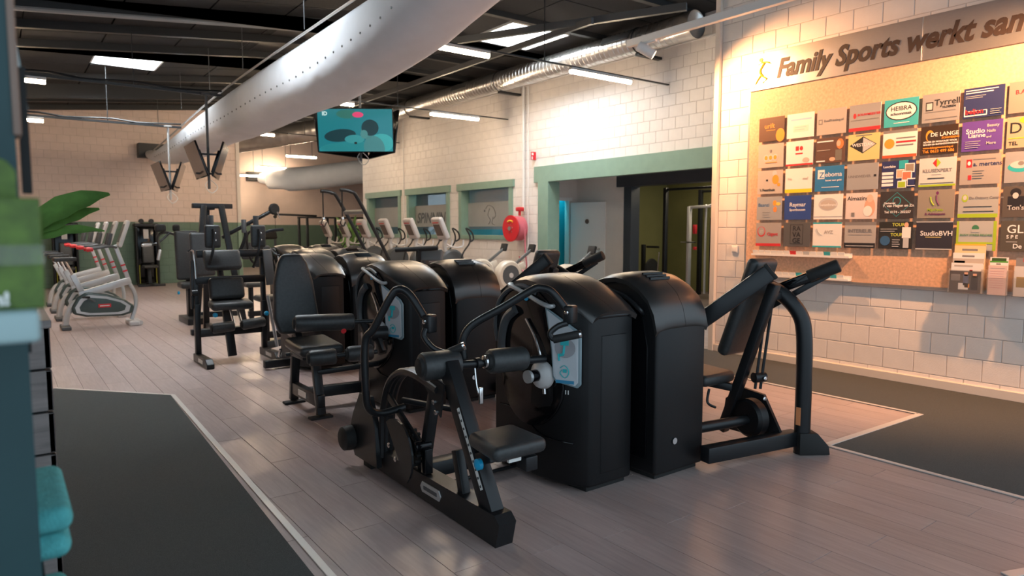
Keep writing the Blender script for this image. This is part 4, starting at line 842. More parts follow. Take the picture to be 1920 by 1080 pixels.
# ---------------- leg machine behind it
def leg_machine(lab, x0, y0):
    m = thing('exercise_machine', lab, 'exercise machine', (x0, y0, 0))
    T = lambda x, y, z: (x0 - 2.5 + x, y0 - 4.85 + y, z)
    housing(m, TL(x0, y0), None)
    obj('backrest', xf(bevel(([(s * wdt, th, z) for z, wdt in ((-.34, .15), (-.2, .19), (.1, .165), (.26, .125), (.335, .08)) for th in (-.04, .04) for s in (-1, 1)],
        [(0, 1, 3, 2)] + [(16, 18, 19, 17)] + [f for i in range(4) for f in ((i * 4, i * 4 + 4, i * 4 + 5, i * 4 + 1), (i * 4 + 2, i * 4 + 3, i * 4 + 7, i * 4 + 6), (i * 4, i * 4 + 2, i * 4 + 6, i * 4 + 4), (i * 4 + 1, i * 4 + 5, i * 4 + 7, i * 4 + 3))]), .03, 4, 25),
        Matrix.Translation(T(1.98, 5.72, .96)) @ Matrix.Rotation(-.16, 4, 'X')), LEATH2, m, 40)
    obj('seat', pad(T(2.02, 5.40, .55), (.36, .42, .09), rx=.08, r=.038), LEATH, m, 40)
    obj('seat_base', join(rbox(*[a + b for a, b in zip((1.88, 2.16), (x0 - 2.5,) * 2)], y0 + .42, y0 + .72, .46, .50, .006), bar(T(2.0, 5.62, .48), T(1.99, 5.78, .72), .06, .05), bar(T(1.86, 5.62, .46), T(2.2, 5.62, .46), .03, .03)), FRAME, m)
    for k, (y, yt) in enumerate(((5.80, 5.72), (5.17, 5.27))):
        obj('leg', bar(T(1.98, y, .03), T(1.98, yt, .48), .07, .05), FRAME, m)
        obj('foot_plate', xf(rbox(-.09, .09, -.04, .04, 0, .02, .005), Matrix.Translation(T(1.98, y - .01 + .02 * k, 0))), RUB, m)
    bb = obj('base_beam', bar(T(1.98, 5.15, .14), T(1.98, 5.82, .14), .06, .10), FRAME, m)
    obj('logo_plate', xf(rbox(-.003, .003, -.09, .09, -.025, .025, .002), Matrix.Translation(T(1.948, 5.5, .14))), SILVER, bb, 0)
    obj('cross_beam', join(bar(T(1.98, 5.55, .13), T(2.52, 5.5, .13), .07, .09), bar(T(1.98, 5.24, .36), T(2.5, 5.2, .38), .05, .04)), FRAME, m)
    obj('seat_lever', tube([T(1.83, 5.66, .47), T(1.80, 5.60, .46), T(1.80, 5.56, .52)], .012, 8), CHROME, m)
    obj('adjust_knob', lathe([(.012, 0), (.024, .008), (.024, .026), (.01, .034)], T(1.85, 5.70, .68), (-1, 0, 0), 14), BLUEK, m)
    obj('thigh_axle', join(cyl(T(1.92, 5.24, .76), T(2.48, 5.10, .75), .018, 12), bar(T(2.32, 5.10, .74), T(2.32, 4.95, .56), .05, .04)), FRAME, m)
    roller(m, T(1.82, 5.27, .765), T(2.27, 5.16, .755), .068)
    roller(m, T(1.82, 4.98, .53), T(2.02, 4.93, .535), .062)
    roller(m, T(2.10, 4.92, .54), T(2.30, 4.88, .545), .062)
    obj('shin_axle', cyl(T(1.98, 4.95, .535), T(2.33, 4.87, .545), .018, 12), FRAME, m)
    obj('pull_knob', disc(T(2.15, 5.08, .70), (-.6, -.8, 0), .018, .03, 14), REDP, m)
    obj('lever_arm', join(bar(T(2.40, 5.08, .72), T(2.42, 4.95, .52), .04, .06), cyl(T(2.36, 5.05, .66), T(2.49, 5.02, .66), .06, 18)), FRAME, m)
    return m
leg_machine('black leg extension machine with tall grey backrest and padded rollers', 2.5, 4.85)

def press_machine(lab, x1, y1, full=True):
    """right-hand row: housing turned round, user faces away"""
    m = thing('exercise_machine', lab, 'exercise machine', (x1, y1, 0), math.pi)
    housing(m, TR(x1, y1), None, vents=True)
    T = lambda x, y, z: (x1 - 3.5 + x, y1 - 3.42 + y, z)
    obj('backrest', pad(T(4.0, 2.70, .98), (.27, .085, .70), rx=.34, r=.036), LEATH, m, 40)
    obj('seat', pad(T(3.85, 2.98, .50), (.34, .40, .08), rx=.05, r=.035), LEATH, m, 40)
    obj('backrest_frame', join(bar(T(3.99, 2.86, .10), T(4.0, 2.50, 1.15), .07, .06), bar(T(3.98, 2.78, .42), T(3.86, 3.05, .45), .06, .05), bar(T(4.0, 2.54, 1.06), T(4.2, 2.58, 1.06), .05, .05)), FRAME, m)
    obj('base_beam', join(bar(T(3.45, 2.60, .10), T(4.24, 2.46, .10), .08, .10), cyl(T(3.45, 2.75, .22), T(4.0, 2.66, .22), .035, 14)), FRAME, m)
    po = obj('arch_post', tube([T(4.25, 2.42, .0), T(4.25, 2.42, .45), T(4.25, 2.43, .80), T(4.24, 2.47, .95), T(4.2, 2.58, 1.07), T(4.12, 2.74, 1.16)], .052, 14), FRAME, m)
    obj('warning_sticker', xf(box(-.055, -.0525, -.016, .016, .20, .32), Matrix.Translation(T(4.25, 2.42, 0))), ORST, po, 0)
    obj('foot', bevel(prism([(-.06, 0), (.14, 0), (.13, .06), (.05, .15), (-.06, .15)], 'y', -.05, .05), .008, 2) if False else xf(bevel(prism([(-.06, 0), (.15, 0), (.14, .06), (.06, .15), (-.06, .15)], 'y', -.05, .05), .008, 2), Matrix.Translation(T(4.26, 2.40, 0)) @ Matrix.Rotation(-.6, 4, 'Z')), RUB, m)
    a1 = obj('press_arm', bar(T(3.60, 2.95, .78), T(3.90, 2.47, 1.235), .07, .11, r=.012), FRAME, m)
    obj('arm_cap', bar(T(3.895, 2.478, 1.228), T(3.905, 2.462, 1.243), .075, .115, r=.004), RUB, a1)
    a2 = obj('press_arm', bar(T(4.20, 2.86, .99), T(4.36, 2.40, 1.21), .05, .07, r=.012), GLOSSB, m)
    obj('arm_grip', cyl(T(4.34, 2.47, 1.18), T(4.42, 2.30, 1.265), .045, 16, .01), RUB, a2)
    obj('arm_plate', bar(T(4.26, 2.70, .96), T(4.40, 2.36, 1.20), .012, .04, r=.003), FRAME, a2)
    obj('push_rod', join(cyl(T(4.10, 2.62, 1.0), T(4.06, 2.66, .42), .010, 8), cyl(T(4.13, 2.60, .98), T(4.09, 2.64, .42), .010, 8), cyl(T(4.04, 2.66, .50), T(4.12, 2.63, .50), .035, 14)), FRAME, m)
    for z in (1.02, .50, .36): obj('bolt', bolt(T(4.08, 2.60, z), (-.3, -1, 0), .014), CHROME, m)
    obj('flywheel', lathe([(.02, -.05), (.11, -.05), (.13, -.03), (.13, .03), (.11, .05)], T(4.02, 2.66, .23), (1, -.15, 0), 28), BODYB, m)
    obj('wheel_guard', prism([(y1 - 3.42 + a, b) for a, b in ((2.45, .08), (2.95, .08), (2.92, .30), (2.78, .40), (2.62, .38))], 'x', x1 - 3.5 + 4.10, x1 - 3.5 + 4.125), FRAME, m, 0)
    obj('seat_lever', tube([T(3.80, 2.84, .42), T(3.76, 2.82, .34), T(3.82, 2.80, .30)], .009, 8), FRAME, m)
    obj('rear_foot', rbox(*sorted((T(3.62, 0, 0)[0], T(3.84, 0, 0)[0])), y1 - 3.42 + 2.92, y1 - 3.42 + 3.02, 0, .06, .008), RUB, m)
    return m
press_machine('black shoulder press machine with arched post beside the sponsor wall', 3.5, 3.42)
press_machine('black press machine whose backrest shows behind the numbered machine', 3.52, 5.64)
# third pair
m5 = thing('exercise_machine', 'black circuit housing next behind the grey backrest machine', 'exercise machine', (2.5, 6.95, 0))
housing(m5, TL(2.5, 6.95)); obj('foot_beam', bar((2.2, 7.35, .06), (2.52, 7.35, .06), .08, .08), FRAME, m5)
m6 = thing('exercise_machine', 'black arm machine with horizontal bar and console, before the ellipticals', 'exercise machine', (3.52, 7.76, 0), math.pi)
housing(m6, TR(3.52, 7.76), vents=True)
obj('post', join(bar((4.2, 7.4, 0), (4.2, 7.4, 1.12), .08, .08), bar((3.5, 7.4, .1), (4.25, 7.4, .1), .08, .09)), FRAME, m6)
obj('bar_handle', join(cyl((3.98, 7.75, 1.24), (4.38, 7.38, 1.27), .03, 12, .006), bar((4.2, 7.55, 1.08), (4.2, 7.55, 1.25), .05, .05)), RUB, m6)
obj('console', pad((4.35, 7.5, 1.17), (.30, .10, .16), rz=-.75, rx=-.3, r=.03), mat('grey_console', (.17, .175, .175), .35), m6)
obj('seat', pad((4.1, 6.95, .5), (.34, .38, .08), r=.035), LEATH, m6)
obj('backrest', pad((4.08, 6.75, .8), (.28, .08, .5), rx=-.15, r=.03), LEATH, m6)
# fourth and fifth pair, shifted
for (lab, x, y, flip) in (('black circuit housing beyond the third pair, bike side', 3.28, 8.95, 0), ('black circuit housing beyond the third pair, wall side', 4.25, 9.72, 1), ('black circuit housing of the far pair, bike side', 3.80, 11.45, 0), ('black circuit housing of the far pair, wall side', 4.85, 12.2, 1)):
    m = thing('exercise_machine', lab, 'exercise machine', (x, y, 0), math.pi if flip else 0)
    housing(m, TR(x, y) if flip else TL(x, y), vents=bool(flip), rich=False)
    s = 1 if flip else -1
    obj('side_beam', bar((x, y - s * .35, .08), (x + s * .5, y - s * .35, .08), .08, .09), FRAME, m)
    obj('side_post', bar((x + s * .45, y - s * .35, 0), (x + s * .45, y - s * .35, .55), .07, .07), FRAME, m)
    obj('seat', pad((x + s * .42, y - s * .30, .58), (.32, .36, .08), r=.035), LEATH, m)
    if not flip:
        obj('shield_pad', pad((x - .55, y + .1, 1.15), (.20, .06, .28), r=.028), LEATH, m)
        obj('lever', tube([(x - .3, y + .2, .9), (x - .5, y + .1, 1.0), (x - .6, y - .1, 1.42), (x - .35, y - .15, 1.5)], .02, 8), FRAME, m)

# ---------------- front-facing leg curl machine in the middle distance
m3 = thing('exercise_machine', 'dark front-facing machine with stacked pads, twin rollers and side shields', 'exercise machine', (2.1, 8.1, 0))
for x in (1.75, 2.49):
    obj('foot', bevel(prism([(7.72, 0), (8.35, 0), (8.35, .09), (7.80, .10), (7.72, .05)], 'x', x - .04, x + .04), .008, 2), FRAME, m3, 0)
    obj('logo_plate', box(x - .043, x - .038, 7.9, 8.1, .03, .07), SILVER, m3, 0)
    obj('side_post', join(bar((x, 8.28, .05), (x, 8.26, .66), .06, .07), bar((x, 8.26, .62), (x + (.0 if x < 2 else .02), 8.35, 1.16), .05, .06)), FRAME, m3)
for a_, b_ in (((1.75, 8.28, .32), (2.49, 8.28, .32)), ((1.75, 8.30, .92), (2.52, 8.30, .92)), ((1.78, 8.33, 1.22), (2.6, 8.33, 1.22)), ((2.49, 8.3, .10), (3.2, 8.75, .10))): obj('cross_bar', bar(a_, b_, .06, .085), FRAME, m3)
obj('centre_post', join(bar((2.08, 8.12, .05), (2.06, 8.30, .70), .09, .05), bar((2.06, 8.30, .6), (2.03, 8.42, 1.2), .06, .05)), FRAME, m3)
obj('upper_pad', pad((2.03, 8.22, 1.15), (.40, .10, .24), rx=-.5, r=.035), LEATH2, m3, 40)
obj('middle_pad', pad((2.05, 8.16, .83), (.38, .10, .25), rx=-.25, r=.04), LEATH2, m3, 40)
obj('lower_pad', pad((2.07, 8.08, .65), (.45, .22, .09), rx=.15, r=.035), LEATH2, m3, 40)
obj('roller_link', join(*[cyl((2.11 + dx, 8.1, .62), (2.13 + dx, 8.0, .43), .014, 8) for dx in (-.05, .03)]), CHROME, m3)
roller(m3, (1.84, 8.0, .40), (2.08, 8.0, .415), .058); roller(m3, (2.16, 8.0, .415), (2.42, 8.0, .44), .058)
for x, s in ((1.92, -1), (2.42, 1)):
    sp = obj('side_shield', pad((x, 8.16, 1.42), (.17, .06, .26), r=.028), LEATH, m3, 40)
    obj('shield_arm', tube([(x, 8.12, 1.50), (x, 8.09, 1.38), (x - .03, 8.10, 1.20), (x - .06, 8.18, 1.06)], .016, 8), FRAME, sp)
    obj('bolt', join(bolt((x + .02, 8.128, 1.46), (0, -1, 0), .014), bolt((x + .02, 8.128, 1.38), (0, -1, 0), .014)), CHROME, sp)
    obj('grip', cyl((x + .02, 8.30, 1.46), (x + .02, 8.30, 1.66), .032, 14, .008), DGREY, m3)
obj('side_link', join(bar((1.70, 8.2, 1.15), (1.68, 8.15, .62), .03, .05), cyl((1.67, 8.12, .80), (1.73, 8.12, .80), .035, 14)), FRAME, m3)
obj('chrome_lever', tube([(1.66, 8.2, 1.25), (1.72, 8.2, 1.25), (1.74, 8.2, .95)], .010, 8), CHROME, m3)
for x, z in ((1.88, .55), (2.44, .53)): obj('adjust_knob', lathe([(.012, 0), (.026, .01), (.026, .03), (.01, .038)], (x, 8.02, z), (0, -1, 0), 14), BLUEK, m3)
obj('side_plate', pad((2.56, 8.25, 1.05), (.10, .03, .42), ry=-.08, r=.006), mat('grey_plate', (.16, .165, .165), .4), m3)
obj('cylinder_strut', cyl((2.60, 8.15, .10), (2.52, 8.2, .72), .02, 10), SILVER, m3)
# A-frame machine with long arm behind
m4 = thing('exercise_machine', 'black A-frame machine with splayed top legs and long cable arm', 'exercise machine', (2.5, 10.6, 0))
for (xa, ya) in ((2.17, 10.35), (2.85, 10.35), (2.45, 11.0)):
    obj('leg', bar((xa, ya, 0), (2.47 + (xa - 2.47) * .35, 10.6 + (ya - 10.6) * .4, 1.84), .08, .06), FRAME, m4)
obj('top_bar', join(rbox(2.22, 2.76, 10.48, 10.58, 1.80, 1.87, .01), rbox(2.40, 2.52, 10.5, 10.8, 1.78, 1.85, .01)), FRAME, m4)
obj('cable_arm', cyl((2.6, 10.5, 1.38), (3.28, 10.3, 1.78), .028, 12, .006), FRAME, m4)
obj('arm_pulley', lathe([(.07, -.03), (.085, -.015), (.085, .015), (.07, .03)], (3.3, 10.3, 1.80), (.3, -1, 0), 20), RUB, m4)
obj('cable_hook', tube([(3.33, 10.25, 1.76), (3.36, 10.24, 1.66)], .008, 6), CHROME, m4)
obj('handlebar', tube([(2.55, 10.3, 1.0), (2.75, 10.25, 1.15), (2.85, 10.2, 1.40), (2.83, 10.2, 1.5)], .028, 10), FRAME, m4)
obj('handle_grip', cyl((2.83, 10.2, 1.45), (2.83, 10.2, 1.64), .035, 14, .008), DGREY, m4)
obj('backrest', pad((2.28, 10.3, 1.15), (.32, .09, .62), rx=-.1, r=.04), LEATH, m4, 40)
obj('base', join(bar((2.1, 10.35, .05), (2.9, 10.35, .05), .08, .08), bar((2.47, 10.3, .05), (2.47, 11.1, .05), .08, .08)), FRAME, m4)
# chair machine with tall oval back, further left
m7 = thing('exercise_machine', 'dark seated machine with tall narrow backrest and angled hand levers', 'exercise machine', (2.42, 11.9, 0))
obj('backrest', pad((2.43, 12.0, 1.08), (.36, .10, .80), rx=-.1, r=.045, taper=1), LEATH, m7, 40)
obj('seat', pad((2.43, 11.75, .62), (.38, .36, .10), r=.04), LEATH, m7, 40)
obj('pedestal', join(bar((2.45, 11.95, .05), (2.45, 11.9, .6), .12, .10), rbox(2.3, 2.62, 11.5, 12.2, 0, .10, .01), bar((2.45, 12.1, .1), (2.45, 12.1, 1.4), .08, .06), bar((2.5, 12, .1), (3.15, 11.9, .1), .08, .09)), FRAME, m7)
obj('lever', join(tube([(2.45, 12.15, 1.35), (2.15, 12.05, 1.45), (2.0, 11.95, 1.38), (2.02, 11.9, 1.15)], .022, 8), tube([(2.2, 12.05, 1.45), (2.0, 12.0, 1.28), (1.85, 11.9, 1.26)], .018, 8)), FRAME, m7)
obj('hand_grip', join(cyl((2.02, 11.9, 1.18), (1.98, 11.88, 1.02), .024, 12, .005), cyl((1.90, 11.92, 1.26), (1.76, 11.86, 1.25), .022, 12, .005)), SILVER, m7)
obj('counter_pad', pad((2.05, 12.0, 1.52), (.16, .12, .12), r=.04), RUB, m7, 40)
obj('shoulder_pad', join(pad((2.30, 12.1, 1.52), (.11, .1, .12), r=.04)), RUB, m7, 40)
obj('adjust_knob', lathe([(.012, 0), (.026, .01), (.026, .03), (.01, .038)], (2.25, 11.75, .5), (-1, 0, 0), 14), BLUEK, m7)
# ================================================================ exercise bikes
GREENSH = mat('dark_green_shell', (.05, .075, .07), .35)
def bike(lab, y):
    t = thing('exercise_bike', lab, 'exercise bike', (.73, y, 0), 0, 'exercise bikes in a row')
    q = lambda x, z, dy=0: (x, y + dy, z)
    shell = [(.84, .22), (.82, .32), (.90, .47), (1.02, .55), (1.30, .50), (1.55, .40), (1.66, .30), (1.63, .19), (1.5, .15), (1.2, .16), (1.0, .17)]
    sh = obj('flywheel_shell', bevel(prism(shell, 'y', y - .075, y + .075), .03, 3), GREENSH, t, 40)
    c = (1.22, .32)
    ringo = [(c[0] + (a - c[0]) * .88, c[1] + (b - c[1]) * .82) for a, b in shell]; ringi = [(c[0] + (a - c[0]) * .74, c[1] + (b - c[1]) * .62) for a, b in shell]
    n = len(shell); V = [(a, y - .078, b) for a, b in ringo + ringi] ; V += [(a, y - .074, b) for a, b in ringo + ringi]
    Fc = []
    for i in range(n):
        j = (i + 1) % n; Fc += [(i, j, j + n, i + n), (i, i + 2 * n, j + 2 * n, j), (i + n, j + n, j + 3 * n, i + 3 * n)]
    obj('silver_ring', (V, Fc), SILVER, sh, 0)
    bdg = obj('badge', rbox(1.17, 1.34, y - .083, y - .07, .30, .355, .003), REDP, sh, 0); obj('badge_print', box(1.19, 1.32, y - .0845, y - .082, .32, .335), STICK, bdg, 0)
    obj('rear_leg', join(tube([q(.98, .42), q(.86, .38), q(.77, .22), q(.735, .04)], .045, 10)), SILVER, t)
    obj('rear_foot', rbox(.68, .80, y - .25, y + .25, 0, .055, .012), DGREY, t)
    obj('front_fork', tube([q(1.60, .68), q(1.68, .5), q(1.69, .3), q(1.62, .08)], .03, 10), SILVER, t)
    obj('front_foot', join(rbox(1.56, 1.70, y - .24, y + .24, 0, .07, .015), cyl(q(1.72, .04, -.2), q(1.72, .04, .2), .035, 14)), LGREY, t)
    obj('main_beam', bar(q(.93, .50), q(1.63, .70), .07, .11, r=.015), SILVER, t)
    obj('seat_tube', bar(q(1.0, .48), q(.86, .82), .055, .08, r=.01), SILVER, t)
    obj('seat_post', cyl(q(.88, .78), q(.78, 1.03), .02, 10), CHROME, t)
    obj('saddle', bevel(prism([(.64, -.11), (.62, 0), (.64, .11), (.76, .09), (.92, .025), (.93, 0), (.92, -.025), (.76, -.09)], 'z', 1.02, 1.08) if 0 else ([(x, y + d, z) for z in (1.02, 1.08) for x, d in ((.64, -.11), (.62, 0), (.64, .11), (.76, .09), (.92, .025), (.93, 0), (.92, -.025), (.76, -.09))], [(7, 6, 5, 4, 3, 2, 1, 0), tuple(range(8, 16))] + [(i, (i + 1) % 8, (i + 1) % 8 + 8, i + 8) for i in range(8)]), .018, 3), LEATH, t, 40)
    obj('front_post', join(bar(q(1.62, .66), q(1.44, 1.26), .05, .06, r=.012)), SILVER, t)
    obj('post_band', join(*[bar(q(1.62 - .18 * k, .66 + .6 * k), q(1.613 - .18 * k, .684 + .6 * k), .054, .064, r=0) for k in (.3, .45)]), REDP, t, 0)
    co = obj('console', xf(rbox(-.03, .03, -.14, .14, -.22, .22, .028), Matrix.Translation(q(1.56, 1.43)) @ Matrix.Rotation(.33, 4, 'Y')), LGREY, t, 40)
    obj('display', xf(rbox(-.034, -.028, -.11, .11, -.15, .15, .002), Matrix.Translation(q(1.56, 1.43)) @ Matrix.Rotation(.33, 4, 'Y')), DGREY, co, 0)
    for s in (-1, 1):
        hb = obj('handlebar', tube([q(1.45, 1.22, s * .04), q(1.36, 1.24, s * .16), q(1.2, 1.22, s * .2), q(1.06, 1.20, s * .2)], .02, 10), DGREY, t)
        obj('red_grip', cyl(q(1.13, 1.20, s * .2), q(1.04, 1.19, s * .2), .03, 12, .01), REDP, hb)
        obj('bottle_grip', cyl(q(1.34, 1.26, s * .12), q(1.38, 1.44, s * .12), .03, 12, .006), DGREY, hb)
        cr = obj('crank', bar(q(1.13, .40, s * .10), q(1.13 + s * .12, .40 - s * .08, s * .10), .02, .03), DGREY, t)
        obj('pedal', rbox(1.08 + s * .12, 1.18 + s * .12, y + s * .16 - .04, y + s * .16 + .04, .385 - s * .08, .41 - s * .08, .006), RUB, cr)
    return t
for i, w_ in enumerate(('nearest the open floor, wholly in view', 'second from the open floor', 'third from the open floor', 'nearest the cream wall')):
    bike('silver upright exercise bike, ' + w_, 12.22 + 1.3 * i)
# ================================================================ ellipticals by the window wall
def elliptical(lab, y):
    t = thing('elliptical_trainer', lab, 'elliptical trainer', (7.5, y, 0), 0, 'elliptical trainers in a row')
    q = lambda x, z, dy=0: (x, y + dy, z)
    M = Matrix.Translation(q(7.45, 1.52)) @ Matrix.Rotation(-.42, 4, 'Y')
    co = obj('console', xf(rbox(-.06, .06, -.19, .19, -.25, .25, .05, 4), M), mat('pearl_grey_plastic', (.50, .47, .46), .3), t, 40)
    obj('screen', xf(rbox(-.066, -.058, -.13, .13, -.14, .12, .004), M), mat('brown_grey_screen', (.10, .08, .075), .25), co, 0)
    obj('name_print', xf(box(-.068, -.06, -.12, .12, .145, .165), M), REDP, co, 0)
    obj('mast', tube([q(7.58, 1.30), q(7.55, 1.15), q(7.60, .9), q(7.66, .2)], .045, 12), LGREY, t)
    for s in (-1, 1): obj('fixed_handle', tube([q(7.57, 1.2), q(7.68, 1.12, s * .14), q(7.85, 1.14, s * .22), q(7.88, 1.28, s * .22)], .018, 8), LGREY, t)
    for s in (-1, 1):
        obj('swing_arm', tube([q(7.72, .45, s * .28), q(7.80, .95, s * .3), q(7.98, 1.2, s * .3), q(8.0, 1.36, s * .29), q(7.92, 1.52, s * .27), q(8.06, 1.44, s * .27), q(8.10, 1.30, s * .28), q(8.02, 1.24, s * .3)], .018, 8), RUB, t)
        obj('pedal_bar', join(bar(q(7.6, .3, s * .2), q(8.6, .25, s * .2), .05, .06), rbox(8.2, 8.6, y + s * .2 - .07, y + s * .2 + .07, .28, .32, .01)), DGREY, t)
    obj('flywheel_housing', lathe([(.05, -.1), (.26, -.1), (.30, -.06), (.30, .06), (.26, .1)], q(7.72, .78), (0, 1, 0), 24), DGREY, t)
    obj('base', join(rbox(7.3, 8.8, y - .06, y + .06, .03, .14, .02), rbox(7.3, 7.42, y - .3, y + .3, 0, .08, .015), rbox(8.7, 8.82, y - .3, y + .3, 0, .08, .015)), LGREY, t)
for i, w_ in enumerate(('nearest the hose reel', 'second from the hose reel', 'third from the hose reel', 'fourth from the hose reel', 'fifth from the hose reel, by the ladder frame', 'last in the row by the tall plant')):
    elliptical('pearl grey elliptical trainer with leaning console, ' + w_, 12.45 + 1.26 * i)
# ================================================================ rowers
IVORY = mat('ivory_plastic', (.62, .56, .47), .4)
def rower(lab, y):
    t = thing('rowing_machine', lab, 'rowing machine', (7.9, y, 0), 0, 'rowing machines by the white wall')
    q = lambda x, z, dy=0: (x, y + dy, z)
    obj('flywheel_housing', lathe([(.06, -.10), (.26, -.10), (.29, -.06), (.29, .06), (.26, .10), (.06, .10)], q(8.0, .60), (0, 1, 0), 28), IVORY, t)
    obj('vent_ring', lathe([(.12, 0), (.20, 0), (.20, .006), (.12, .006)], q(8.0, .60, -.10), (0, -1, 0), 24), DGREY, t)
    obj('chain_box', bar(q(8.05, .66), q(8.40, .80), .09, .14, r=.02), IVORY, t)
    obj('hub', disc(q(8.0, .60, -.10), (0, -1, 0), .05, .02, 16), LGREY, t)
    obj('monitor_arm', bar(q(8.12, .78), q(8.58, 1.08), .045, .055, r=.01), mat('grey_arm', (.12, .125, .125), .4), t)
    obj('monitor', xf(rbox(-.03, .03, -.09, .09, -.08, .08, .012), Matrix.Translation(q(8.60, 1.12)) @ Matrix.Rotation(.3, 4, 'Y')), RUB, t)
    obj('rail', bar(q(7.6, .40), q(5.9, .36), .06, .09), SILVER, t)
    obj('legs', join(bar(q(8.2, .45), q(8.3, .0), .05, .05), rbox(8.24, 8.36, y - .28, y + .28, 0, .05, .01), bar(q(6.0, .36), q(5.95, 0), .05, .05), bar(q(7.6, .40), q(7.9, .5), .06, .1)), LGREY, t)
    obj('seat', pad(q(6.7, .47), (.24, .30, .05), r=.02), RUB, t)
for y, w_ in ((11.75, 'below the hose reel'), (10.8, 'beside the sage door jamb'), (9.05, 'in front of the dark framed opening')):
    rower('ivory rowing machine with raised dark monitor arm, ' + w_, y)
# ================================================================ leaning ladder frame with straps
lf = thing('suspension_frame', 'tall leaning black ladder frame with hanging straps, behind the circuit', 'training frame', (6.0, 12.7, 0))
for y, dx in ((13.05, 0), (12.4, .12)):
    obj('upright', tube([(5.10 + dx, y, 2.25), (5.32 + dx, y, 2.22), (5.48 + dx, y, 2.06), (6.08 + dx, y, .95), (6.55 + dx, y, .03)], .035, 10), FRAME, lf)
    st = obj('strap', join(bar((5.14 + dx, y, 2.22), (5.14 + dx, y, 1.72), .012, .035, r=0), tube([(5.14 + dx, y, 1.72), (5.10 + dx, y, 1.62), (5.16 + dx, y, 1.56), (5.20 + dx, y, 1.64)], .012, 6)), RUB, lf)
    obj('buckle', rbox(5.12 + dx, 5.16 + dx, y - .03, y + .03, 1.68, 1.74, .005), CHROME, st)
for x, z in ((5.60, 1.84), (6.18, .80)): obj('rung', cyl((x, 13.05, z), (x + .12, 12.4, z), .045, 12), mat('grey_rung', (.22, .225, .225), .35), lf)
obj('foot_beam', rbox(6.5, 6.72, 12.2, 13.2, 0, .06, .01), FRAME, lf)
# ================================================================ machines along the back wall and in the hall
def wall_tower(lab, x):
    t = thing('cable_machine', lab, 'cable machine', (x, 20.6, 0))
    obj('shroud', rbox(x - .27, x + .27, 20.62, 20.86, .05, 1.62, .03), GLOSSB, t)
    for s in (-1, 1): obj('side_column', cyl((x + s * .25, 20.5, 0), (x + s * .25, 20.5, 1.60), .03), FRAME, t)
    obj('top_cover', join(rbox(x - .30, x + .30, 20.45, 20.86, 1.56, 1.66, .03), cyl((x - .12, 20.45, 1.72), (x - .12, 20.55, 1.72), .06, 16), cyl((x + .12, 20.45, 1.72), (x + .12, 20.55, 1.72), .06, 16)), FRAME, t)
    obj('backrest', pad((x, 20.42, .88), (.28, .09, .58), rx=-.12, r=.04), LEATH2, t, 40)
    obj('seat', pad((x, 20.22, .52), (.34, .38, .08), r=.035), LEATH2, t, 40)
    obj('pedestal', join(bar((x, 20.3, 0), (x, 20.35, .5), .09, .09), rbox(x - .32, x + .32, 20.0, 20.1, 0, .06, .01), bar((x, 20.0, .04), (x, 20.7, .04), .08, .06)), FRAME, t)
    for s in (-1, 1): obj('guide_rod', cyl((x + s * .20, 20.52, .05), (x + s * .20, 20.52, .55), .012, 8), mat('yellow_rod', (.45, .42, .05), .4), t)
    obj('data_plate', box(x - .06, x + .06, 20.605, 20.622, 1.25, 1.5), LGREY, t, 0)
wall_tower('black seated cable tower against green wall beside the bikes', 1.33)
wall_tower('black seated cable tower against green wall under the control box', 3.17)
cs = thing('cable_station', 'black multi-station cable frame in the hall by beige wall', 'cable machine', (9.0, 24, 0))
for x in (8.55, 8.85, 9.6, 9.9): obj('upright', bar((x, 24, 0), (x, 24, 1.95), .08, .08), FRAME, cs)
obj('top_beam', join(bar((7.7, 24, 2.02), (9.2, 24, 1.98), .07, .07), bar((8.5, 24, 1.92), (13.5, 24, 1.92), .06, .06)), FRAME, cs)
for x in (8.6, 9.64): obj('weight_stack', rbox(x, x + .22, 23.95, 24.1, 0, .9, .01), GREYST, cs)
obj('pulley_cable', join(cyl((7.72, 24, 1.98), (7.72, 24, 1.45), .008, 6), lathe([(.06, -.02), (.06, .02)], (7.72, 24, 1.94), (0, 1, 0), 16)), RUB, cs)
for x in (8.9, 9.62): obj('low_arm', tube([(x, 23.97, .5), (x + .3, 23.7, .9), (x + .7, 23.6, .95)], .04, 8), FRAME, cs)
tb = thing('treadmill', 'dark low treadmill standing in the hall behind the circuit', 'treadmill', (7.7, 24.2, 0))
obj('deck', rbox(7.4, 8.0, 23.3, 24.9, 0, .22, .03), DGREY, tb); obj('console', pad((7.7, 24.8, 1.28), (.62, .14, .26), rx=-.4, r=.04), RUB, tb)
for x in (7.45, 7.95): obj('upright', bar((x, 24.8, .2), (x, 24.8, 1.25), .07, .1), DGREY, tb)
# olive room
cm = thing('cable_machine', 'grey cable column with lat bar seen in the olive room', 'cable machine', (12.3, 9.3, 0))
obj('column', join(bar((12.2, 9.75, 0), (12.2, 9.75, 2.0), .09, .07), tube([(12.25, 9.35, .1), (12.25, 9.35, 1.85), (12.22, 9.3, 1.98), (12.15, 9.0, 2.05)], .025, 8)), LGREY, cm)
obj('weight_stack', rbox(12.25, 12.5, 8.95, 9.25, .1, 1.75, .01), RUB, cm, 0)
obj('stack_labels', join(*[box(12.24, 12.25, 9.04, 9.16, .5 + .12 * i, .58 + .12 * i) for i in range(10)]), STICK, cm, 0)
obj('lat_bar', cyl((12.05, 9.85, 1.22), (12.05, 9.45, 1.22), .015, 8), CHROME, cm)
obj('red_handle', join(rbox(12.1, 12.16, 9.5, 9.58, 1.4, 1.6, .01), rbox(12.1, 12.16, 9.5, 9.56, 1.05, 1.12, .01)), REDP, cm)
